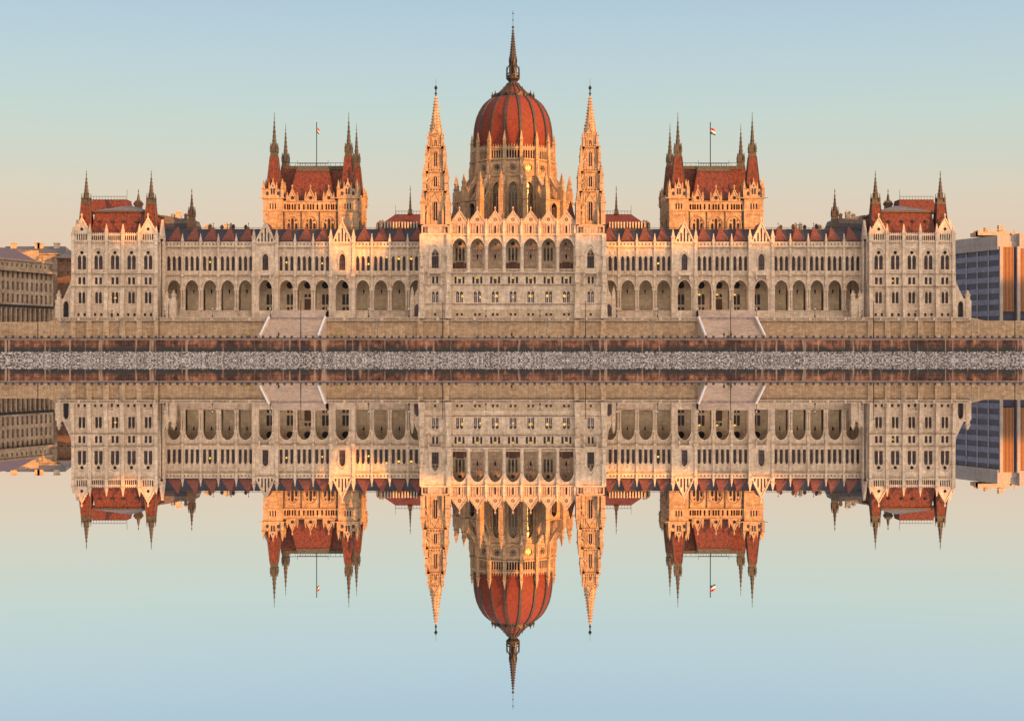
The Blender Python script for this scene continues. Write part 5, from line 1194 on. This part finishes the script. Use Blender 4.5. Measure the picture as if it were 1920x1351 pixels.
    obj('lantern_stage', ln, ['bronzed', 'iron'], dm, (cx, YC, zd(160)))
    sp = MB(); spire(sp, cx, YC, zd(109), zd(54), W2(6.3), 8, 0, .8, .14, .2)
    sp.fr(cx, YC, zd(54), zd(51), .2, .45, 8); sp.fr(cx, YC, zd(51), zd(49), .45, .15, 8); sp.bar((cx, YC, zd(50)), (cx, YC, zd(20)), .09)
    for v, r in ((38, .32), (25.5, .32)): sp.fr(cx, YC, zd(v + 1), zd(v), .1, r, 8); sp.fr(cx, YC, zd(v), zd(v - 1), r, .1, 8)
    obj('spire', sp, ['bronzed'], dm, (cx, YC, zd(109)))

for sg in (-1, 1):
    wing(sg); pavilion(sg); rearblock(sg); court(sg); river_tower(sg)
central(); dome()

# ================================================================ NEIGHBOURING BUILDINGS
def left_block():
    # classical block seen obliquely: near corner left, far corner right
    A0 = Vector((px(-18, 40), 40)); B0 = Vector((px(99, 72), 72)); dirv = (B0 - A0); Ln = dirv.length; dirv.normalize(); nrm = Vector((dirv.y, -dirv.x))
    zg = pz(604, 20); ztop = pz(483, 42); zc = pz(503, 42)
    t = thing('classical_block', (A0.x, A0.y, zg), 'large grey tan classical office block with cornice, left of the palace', 'building')
    ang = math.atan2(dirv.y, dirv.x)
    wl = MB(); gl = []
    nb = 13; bw = Ln / nb
    rows = [(0, 5.6, 1.0, 4.6, 'r'), (5.6, 9.4, .75, 2.6, 'r'), (9.4, 13, .75, 2.5, 'r'), (13, 16.2, .7, 2.3, 'r')]
    hh = zc - zg; k = hh / 16.2
    for i in range(nb):
        x0, x1 = i * bw, (i + 1) * bw; c = (x0 + x1) / 2
        for a, b, w_, h_, _ in rows:
            zb = (a + (.9 if a else .2)) * k; wallrow(wl, x0, x1, a * k, b * k, 0, [(c, rect(w_ * .8, zb, zb + h_ * k))], .4)
            gl.append((c, .35, w_ * .8, zb, zb + h_ * k))
        wl.box(x0 - .3, x0 + .3, -.35, 0, 0 if i % 1 == 0 else 5, 5.4 * k)
        zz_ = hh + .6; at = ztop - zg
        wallrow(wl, x0, x1, hh, at, .3, [(c, rect(.45, hh + 1.3, hh + 2.3))], .3); gl.append((c, .5, .45, hh + 1.3, hh + 2.3))
    wl.box(-.5, Ln + .5, -1.1, .3, hh - .4, hh + .4); wl.box(-.2, Ln + .2, -.5, 0, 5.2 * k, 5.9 * k, 1); wl.box(-.2, Ln + .2, -.1, .6, at - .3, at + .3)
    # right return face: columns portico
    for j in range(4): y = 1 + j * 3; wl.fr(Ln + .8, y, 6 * k, hh - .5, .55, .5, 10)
    wl.box(Ln, Ln + 1.6, 0, 12, 0, 6 * k); wl.box(Ln - .2, Ln + 1.8, -.5, 12.4, hh - .6, hh + .5); wl.box(0, Ln, .9, 26, 0, at - .1); wl.box(Ln - 1, Ln + .1, .3, 12, 0, at)
    wl.prism([(Ln - 10, at), (Ln + .5, at + 1.2), (Ln + .5, at + 4.5), (Ln - 14, at + 4.2)], 6, 14)
    def rot(mb): o = MB(); o.merge(mb, ang, A0.x, A0.y, zg); return o
    obj('facade', rot(wl), ['old', 'iron'], t, (A0.x, A0.y, zg))
    gmb = {}
    for c, y, w_, z0_, z1_ in gl:
        key = (round(w_, 2), round(z1_ - z0_, 2))
        if key not in gmb:
            g = MB(); g.add([(-w_, 0, 0), (w_, 0, 0), (w_, 0, z1_ - z0_), (-w_, 0, z1_ - z0_)], [(0, 1, 2, 3)]); g.box(-.06, .06, -.06, -.01, 0, z1_ - z0_, 1); g.box(-w_, w_, -.06, -.01, (z1_ - z0_) * .6, (z1_ - z0_) * .6 + .1, 1); gmb[key] = g.mesh('window', ['glass', 'mast'])
        p = A0 + dirv * c + Vector((-dirv.y, dirv.x)) * y
        o = obj('window', gmb[key], None, t, (p.x, p.y, zg + z0_)); o.rotation_euler.z = ang
    rf = MB(); rf.hexa((0, Ln * .82, 1, 12, at), (0, Ln * .62, 6, 10, at + 4.2)); obj('roof', rot(rf), ['mauve'], t, (A0.x, A0.y, ztop))
    # the taller slate roofed houses behind
    hs = [((-8, 112), 95, 476, 458, 'slateg', 'grey slate roofed house with chimneys behind the classical block', (12, 58, 63, 94)), ((107, 137), 84, 484, 468, 'slateg', 'brick red house with steep roof beside the left pavilion', ())]
    for (a, b), Y, ye, yr, mt, lb, ch in hs:
        h = thing('town_house', (px(a, Y), Y, zg), lb, 'house'); x0, x1 = px(a, Y), px(b, Y); z = lambda v: pz(v, Y)
        w1 = MB()
        n = max(2, int((x1 - x0) / 4)); bw_ = (x1 - x0) / n
        for i in range(n):
            for r_ in range(6): zb = zg + r_ * (z(ye) - zg) / 6; wallrow(w1, x0 + i * bw_, x0 + (i + 1) * bw_, zb, zb + (z(ye) - zg) / 6, Y, [(x0 + (i + .5) * bw_, rect(.7, zb + 1, zb + 3.2))], .3)
        w1.box(x0, x1, Y + .32, Y + 25, zg, z(ye)); w1.box(x0 - .3, x1 + .3, Y - .5, Y, z(ye + 1), z(ye - 1))
        obj('wall', w1, ['brickh' if a > 50 else 'old'], h, (x0, Y, zg))
        r = MB(); rx = (x1 - x0) * (.62 if a > 50 else .04)
        r.add([(x0, Y - .2, z(ye)), (x1, Y - .2, z(ye)), (x1, Y + 25, z(ye)), (x0, Y + 25, z(ye)), (x0 + (.3 if a < 50 else 0), Y + 10, z(yr)), (x1 - rx, Y + 10, z(yr))], [(0, 1, 5, 4), (1, 2, 5), (2, 3, 4, 5), (3, 0, 4)]); obj('roof', r, [mt], h, (x0, Y, z(ye)))
        for c in ch:
            m = MB(); x = px(c, Y); m.box(x - .9, x + .9, Y + 7, Y + 9, z(ye), z(yr - 5)); m.box(x - 1.05, x + 1.05, Y + 6.8, Y + 9.2, z(yr - 4.4), z(yr - 5.6)); obj('chimney', m, ['rust'], h, (x, Y + 8, z(ye)))
M['old'] = stone('old_office_stone', (.52, .44, .34), (.42, .35, .27), bw=1.5, bh=.7, grime=.6, streak=.6)
M['mauve'] = tiles('mauve_metal_roof', (.20, .13, .14), (.16, .11, .12)); M['slateg'] = tiles('grey_slate_roof', (.13, .12, .11), (.09, .085, .085)); M['brickh'] = stone('red_plaster', (.42, .13, .08), (.36, .11, .07))
M['brickh'] = stone('dull_red_plaster', (.24, .14, .10), (.19, .12, .09))
left_block()

def modern():
    zg = pz(604, 20); t = thing('modern_office_block', (px(1872, 58), 58, zg), 'modern concrete and blue glass office block with bronze fins, right of the palace', 'building')
    A0 = Vector((px(1872, 50), 50)); B0 = Vector((px(1770, 76), 76)); d = (B0 - A0); Ln = d.length; d.normalize()
    zt = pz(441, 50); zw = pz(468, 50); hh = zw - zg
    ang = math.atan2(-d.y, -d.x)   # local x runs from B to A
    def place(mb): o = MB(); o.merge(mb, ang, B0.x, B0.y, zg); return o
    wl = MB(); gls = MB(); sp = MB()
    wl.box(-8, Ln, .2, 22, hh, zt - zg); wl.box(-8, Ln + .3, -.25, .2, hh, hh + 1.2); wl.box(-8, Ln, -.02, .2, hh + 2.2, zt - zg); wl.box(-8, Ln, .05, .2, hh + 1.2, hh + 2.2)
    gls.box(-8, Ln, .3, 22, 0, hh)
    nfl = 6; fh = (hh - 2.5) / nfl
    for i in range(nfl): z0_ = 2.8 + i * fh; sp.box(-8, Ln - .02, .15, .3, z0_, z0_ + fh * .48)
    n = 4
    ml = MB()
    for i in range(n + 1): x = Ln * (1 - (i + .9) * .2); ml.box(x - .1, x + .1, -.1, .3, 0, hh)
    obj('parapet', place(wl), ['conc'], t, (A0.x, A0.y, zg)); obj('glass_wall', place(gls), ['bglass'], t, (A0.x, A0.y, zg)); obj('spandrel_bands', place(sp), ['spand'], t, (A0.x, A0.y, zg)); obj('mullions', place(ml), ['pale'], t, (A0.x, A0.y, zg))
    # river-facing front with vertical fins
    Y = 50; f = MB(); x0 = px(1873, Y); x1 = px(2010, Y); z = lambda v: pz(v, Y)
    f.box(x0, x1, Y + .8, Y + 20, z(600), z(462), 1)
    fn = MB()
    pairs = [(1880, 1901), (1913, 1938), (1950, 1975), (1987, 2010)]
    for a, b in pairs:
        k = int((b - a) / 2.4)
        for i in range(k): x = px(a + (i + .5) * (b - a) / k, Y); fn.box(x - .13, x + .13, Y, Y + .6, z(584), z(463))
        fn.box(px(a, Y), px(b, Y), Y + .62, Y + .78, z(463), z(462))
    pr = MB()
    for a in (1876.5, 1909, 1946, 1982):
        pr.box(px(a - 2.8, Y), px(a + 2.8, Y), Y - .7, Y + .8, zg, z(462))
    pr.box(x0 - .3, x1, Y + 1.5, Y + 20, z(462), z(452)); pr.box(x0 - .6, px(1880, Y), Y - .3, Y + 20, z(467), z(441)); pr.box(px(1880, Y), px(1911, Y), Y + 2.5, Y + 20, z(452), z(440)); pr.box(px(1911, Y), x1, Y - .3, Y + 20, z(466), z(437))
    obj('fin_screen', fn, ['bfin'], t, (x0, Y, zg)); obj('front_glass', f, ['bglass', 'bglass'], t, (x0, Y, zg)); obj('concrete_frame', pr, ['conc'], t, (x0, Y, zg))
    pl = MB(); Yp = 58; z = lambda v: pz(v, Yp)
    pl.box(px(1833, Yp), px(1893, Yp), Yp, Yp + 8, z(441), z(434)); pl.box(px(1833, Yp), px(1840, Yp), Yp - .5, Yp + 4, z(441), z(431.5)); pl.box(px(1875, Yp), px(1883, Yp), Yp + 1, Yp + 3, z(434), z(421.5)); pl.box(px(1849, Yp), px(1854, Yp), Yp + 1, Yp + 3, z(434), z(426))
    for p in (1842, 1850, 1858, 1866, 1874, 1882, 1890): pl.bar((px(p, Yp), Yp, z(434)), (px(p, Yp), Yp, z(430.5)), .09)
    pl.bar((px(1842, Yp), Yp, z(430.5)), (px(1891, Yp), Yp, z(430.5)), .12); pl.bar((px(1828, Yp), Yp, z(443)), (px(1828, Yp), Yp, z(429)), .1); pl.bar((px(1903, Yp), Yp, z(437)), (px(1903, Yp), Yp, z(430)), .3)
    pl.box(px(1897, Yp), px(1912, Yp), Yp, Yp + 3, z(441), z(436.5))
    obj('roof_plant', pl, ['plant'], t, (px(1860, Yp), Yp, z(441)))
    # small lit window near the corner and street lamp glints
    li = MB(); li.box(-1, 1, -.02, .1, -.8, .8)
M['conc'] = stone('grey_concrete', (.42, .40, .39), (.38, .36, .35), bw=3, bh=3, grime=.25, streak=.2); M['bglass'] = plain('blue_glass', (.045, .055, .10), .3, 0, var=.3, scale=.4, spec=.6)
M['spand'] = plain('blue_spandrel_panel', (.17, .20, .29), .4, var=.25, scale=.8); M['pale'] = plain('pale_mullion', (.32, .33, .38), .5); M['bfin'] = plain('bronze_fin', (.36, .18, .08), .45, .2, var=.2); M['plant'] = plain('roof_plant_cladding', (.45, .35, .25), .6)
modern()

# ================================================================ STREET FURNITURE AND PEOPLE
def bollards():
    m = MB(); m.box(-.33, .33, -.2, .2, 0, .5); m.box(-.27, .27, -.24, .24, .5, .6)
    me = m.mesh('bollard', ['rail']); z = pz(633.2, -28)
    skip = {}
    x = 11.0; i = 0
    benches = [(139.5, 7), (565, 7), (874, 8), (1040, 9), (1185, 6), (1350, 7), (1498, 8), (1652, 6)]
    while x < 1922:
        if not any(abs(x - b) < h for b, h in benches):
            o = obj('bollard', me, None, None, (px(x, -27.7), -27.7, z)); tag(o, 'squat dark iron block on the quay kerb rail', 'bollard', 'blocks along the quay edge')
        x += 13.4; i += 1
    for n, (b, h) in enumerate(benches):
        q = MB(); w_ = mm(h - .6, -27.5); q.box(-w_, w_, -.4, .4, .3, .62); q.box(-w_, w_, .3, .42, .5, .85)
        for e in (-1, 1): q.box(e * w_ * .8 - .12, e * w_ * .8 + .12, -.35, .35, 0, .3)
        where = ['under the left end pavilion', 'in front of the left stairs', 'left of the quay wall pipe', 'right of the quay wall pipe', 'right of the right river tower', 'before the right stairs, beside three people', 'right of the right stairs', 'under the right end pavilion'][n]
        tag(obj('crate_box', q, ['redd'], None, (px(b, -27.0), -27.0, z + .02)), 'low rust brown chest on the quay ' + where, 'chest', 'low brown chests on the quay')
bollards()
def lamps():
    L_ = [(210, 'in front of the left end pavilion, middle bay'), (309, 'at the gateway right of the left end pavilion'), (398, 'under the left wing arcade, third bay from the pavilion'), (507, 'at the left top corner of the left stairs'), (615, 'at the right top corner of the left stairs'), (691, 'in the open bay right of the left stairs'), (767, 'next to the left river tower gateway'), (911, 'on the central terrace, left of the dome axis'), (1012.5, 'on the central terrace, right of the dome axis'), (1156.5, 'next to the right river tower gateway'), (1233, 'in the open bays left of the right stairs'), (1309, 'at the left top corner of the right stairs'), (1418, 'at the right top corner of the right stairs'), (1528, 'under the right wing arcade, third bay from the pavilion'), (1616, 'at the gateway left of the right end pavilion'), (1717, 'in front of the right end pavilion, middle bay')]
    z = pz(594.5, YT) ; h = mm(19.5, YT); src = None
    for p, w_ in L_:
        x = px(p, YT + .25)
        if src is None:
            src = thing('street_lamp', (x, YT + .25, z), '', 'street lamp', 'lamps along the terrace balustrade')
            a = MB(); a.fr(x, YT + .25, z, z + .35, .3, .22, 8); a.fr(x, YT + .25, z + .35, z + .8, .16, .1, 8); a.fr(x, YT + .25, z + .8, z + h - .75, .07, .05, 8); a.box(x - .25, x + .25, YT + .2, YT + .3, z + h - 1.15, z + h - 1.09)
            obj('post', a, ['iron'], src, (x, YT + .25, z))
            a = MB(); a.fr(x, YT + .25, z + h - .75, z + h - .25, .13, .24, 6); obj('lantern_glass', a, ['white'], src, (x, YT + .25, z + h))
            a = MB(); a.fr(x, YT + .25, z + h - .25, z + h - .08, .29, .08, 6); a.fr(x, YT + .25, z + h - .08, z + h + .06, .05, .02, 6); obj('cap', a, ['iron'], src, (x, YT + .25, z + h)); o = src
        else: o = copy_tree(src, None, (x, YT + .25, z))
        o['label'] = 'black street lamp with white glass ' + w_
    # tall tapered tram / lighting poles on the quay
    P_ = [(71, 575, 'left of the left end pavilion'), (298, 565, 'at the right edge of the left end pavilion'), (564, 565, 'before the left stairs'), (830, 567, 'before the left river tower'), (1098, 567, 'before the right river tower'), (1370, 565, 'before the right stairs'), (1638, 565, 'at the left edge of the right end pavilion'), (1903, 577, 'before the modern block at the right edge')]
    for p, t_, w_ in P_:
        Y = -24; x = px(p, Y); z1 = pz(t_, Y)
        o = thing('lighting_pole', (x, Y, ZQ), 'tall thin dark pole on the quay ' + w_, 'pole', 'tall poles on the quay')
        a = MB(); a.fr(x, Y, ZQ, ZQ + 1, .17, .13, 8); a.fr(x, Y, ZQ + 1, z1, .12, .08, 8); obj('pole', a, ['iron'], o, (x, Y, ZQ))
        a = MB(); a.bar((x - .5, Y, z1), (x + .5, Y, z1 + .05), .06); a.fr(x, Y, z1 - .05, z1 + .2, .14, .05, 6); obj('bracket', a, ['iron'], o, (x, Y, z1))
    Fm = [(120, 'left of the left end pavilion', 3), (227, 'before the left end pavilion', 3), (708, 'right of the left stairs', 2), (891, 'before the central block, left side', 2), (1024, 'before the central block, right side', 2), (1223, 'left of the right stairs', 2), (1692, 'before the right end pavilion', 3), (1822, 'right of the right end pavilion', 3)]
    for p, w_, nc in Fm:
        Y = -22; x = px(p, Y); z1 = pz(599, Y)
        o = thing('floodlight_mast', (x, Y, ZQ), 'slim mast with %s columns of small floodlights %s' % ('three' if nc == 3 else 'two', w_), 'floodlight mast', 'floodlight masts facing the palace')
        a = MB(); a.bar((x, Y, ZQ), (x, Y, z1), .08, 0, 6)
        for j in range(4): zz = z1 - .2 - j * .55; a.bar((x - .55, Y, zz), (x + .55, Y, zz + (.2 if nc == 3 else 0)), .04)
        obj('pole', a, ['mast'], o, (x, Y, ZQ))
        for j in range(4):
            for e in ((-1, 1) if nc == 2 else (-1, 0, 1)):
                g = MB(); gx = x + e * .5; zz = z1 - .2 - j * .55 + (.1 * e if nc == 3 else 0); g.box(gx - .16, gx + .16, Y - .12, Y + .14, zz - .13, zz + .13); g.box(gx - .13, gx + .13, Y + .14, Y + .17, zz - .1, zz + .1, 1); g.box(gx - .03, gx + .03, Y - .05, Y + .05, zz - .2, zz - .13)
                obj('floodlight', g, ['mast', 'lens'], o, (gx, Y, zz))
lamps()
def person(xp, htop, label, vest, stride=.12, face=0):
    Y = -26.3; x0 = px(xp, Y); h = 1.72; name = 'person'
    P = [(0, 0, .93), (0, 0, 1.1), (0, .0, 1.32), (0, 0, 1.47), (0, -.01, 1.56), (0, -.01, 1.70),   # pelvis..head
         (-.17, 0, 1.41), (-.22, .02, 1.14), (-.21, -.06, .90), (.17, 0, 1.41), (.23, .02, 1.14), (.22, -.08, .92),
         (-.09, 0, .86), (-.10, -stride * .4, .48), (-.10, -stride, .07), (-.10, -stride - .13, .03), (.09, 0, .86), (.10, stride * .2, .48), (.11, stride, .07), (.11, stride - .14, .03)]
    E = [(0, 1), (1, 2), (2, 3), (3, 4), (4, 5), (2, 6), (6, 7), (7, 8), (2, 9), (9, 10), (10, 11), (0, 12), (12, 13), (13, 14), (14, 15), (0, 16), (16, 17), (17, 18), (18, 19)]
    rad = [.13, .13, .15, .07, .07, .095, .065, .045, .04, .065, .045, .04, .09, .065, .05, .04, .09, .065, .05, .04]
    me = bpy.data.meshes.new(name); me.from_pydata(P, E, []); o = bpy.data.objects.new(name, me); me.materials.append(M['dark']); me.materials.append(M['skin'])
    scn.collection.objects.link(o); o.location = (x0, Y, ZQ); o.rotation_euler.z = face; WL[o.name] = (x0, Y, ZQ)
    o.modifiers.new('skin', 'SKIN'); sv = me.skin_vertices[0].data
    for i, r in enumerate(rad): sv[i].radius = (r * 1.15, r)
    sv[0].use_root = True; o.modifiers.new('sub', 'SUBSURF').levels = 1
    for m in o.modifiers:
        if m.type == 'SUBSURF': m.render_levels = 1
    tag(o, label, 'person')
    # head colour: hair / cap and face shells, and a vest if worn
    def part(nm, mb, mt):
        q = bpy.data.objects.new(nm, mb.mesh(nm, [mt])); scn.collection.objects.link(q); q.parent = o; WL[q.name] = (0, 0, 0)
    f = MB(); f.fr(0, -.03, 1.52, 1.6, .05, .085, 8); f.fr(0, -.03, 1.6, 1.68, .085, .09, 8); f.bar((0, -.12, 1.64), (0, -.145, 1.61), .014); part('face', f, 'skin')
    f = MB(); f.fr(0, 0, 1.62, 1.74, .115, .09, 10); f.fr(0, 0, 1.74, 1.79, .09, .03, 10); part('hair', f, 'dark')
    for e in (-1, 1):
        f = MB(); f.fr(e * .215, -.07, .80, .9, .03, .045, 6)
        for k in range(4): f.bar((e * .215 + (k - 1.5) * .02, -.08, .83), (e * .215 + (k - 1.5) * .02, -.1, .75 + .01 * abs(k - 1.5)), .009)
        f.bar((e * .19, -.08, .86), (e * .17, -.12, .80), .011); part('hand', f, 'skin')
    f = MB(); mt = 'hivis' if vest else 'dark'
    f.fr(0, 0, .88, 1.1, .20, .19, 12); f.fr(0, 0, 1.1, 1.36, .19, .235, 12); f.fr(0, 0, 1.36, 1.5, .235, .08, 12); part('vest' if vest else 'coat', f, mt)
person(463, 0, 'worker in yellow high visibility vest, left one of the pair left of the left stairs', True, .1, .3)
person(468.5, 0, 'worker in yellow high visibility vest, right one of the pair left of the left stairs', True, .14, -.4)
person(522.5, 0, 'person in dark clothes standing at the foot of the left stairs', False, .08)
person(632, 0, 'worker in yellow vest, left one of the pair right of the left stairs', True, .12, .5)
person(638.5, 0, 'worker in yellow vest, right one of the pair right of the left stairs', True, .1, -.3)
person(1357.5, 0, 'person in dark clothes standing alone in front of the right stairs', False, .07)
person(1367, 0, 'worker in yellow vest, by the tall pole before the right stairs', True, .12, .4)
person(1370.5, 0, 'person in dark coat right behind the worker before the right stairs', False, .1, -.2)
person(959.5, 0, 'person in dark clothes seen low behind the quay edge below the dome', False, .05)
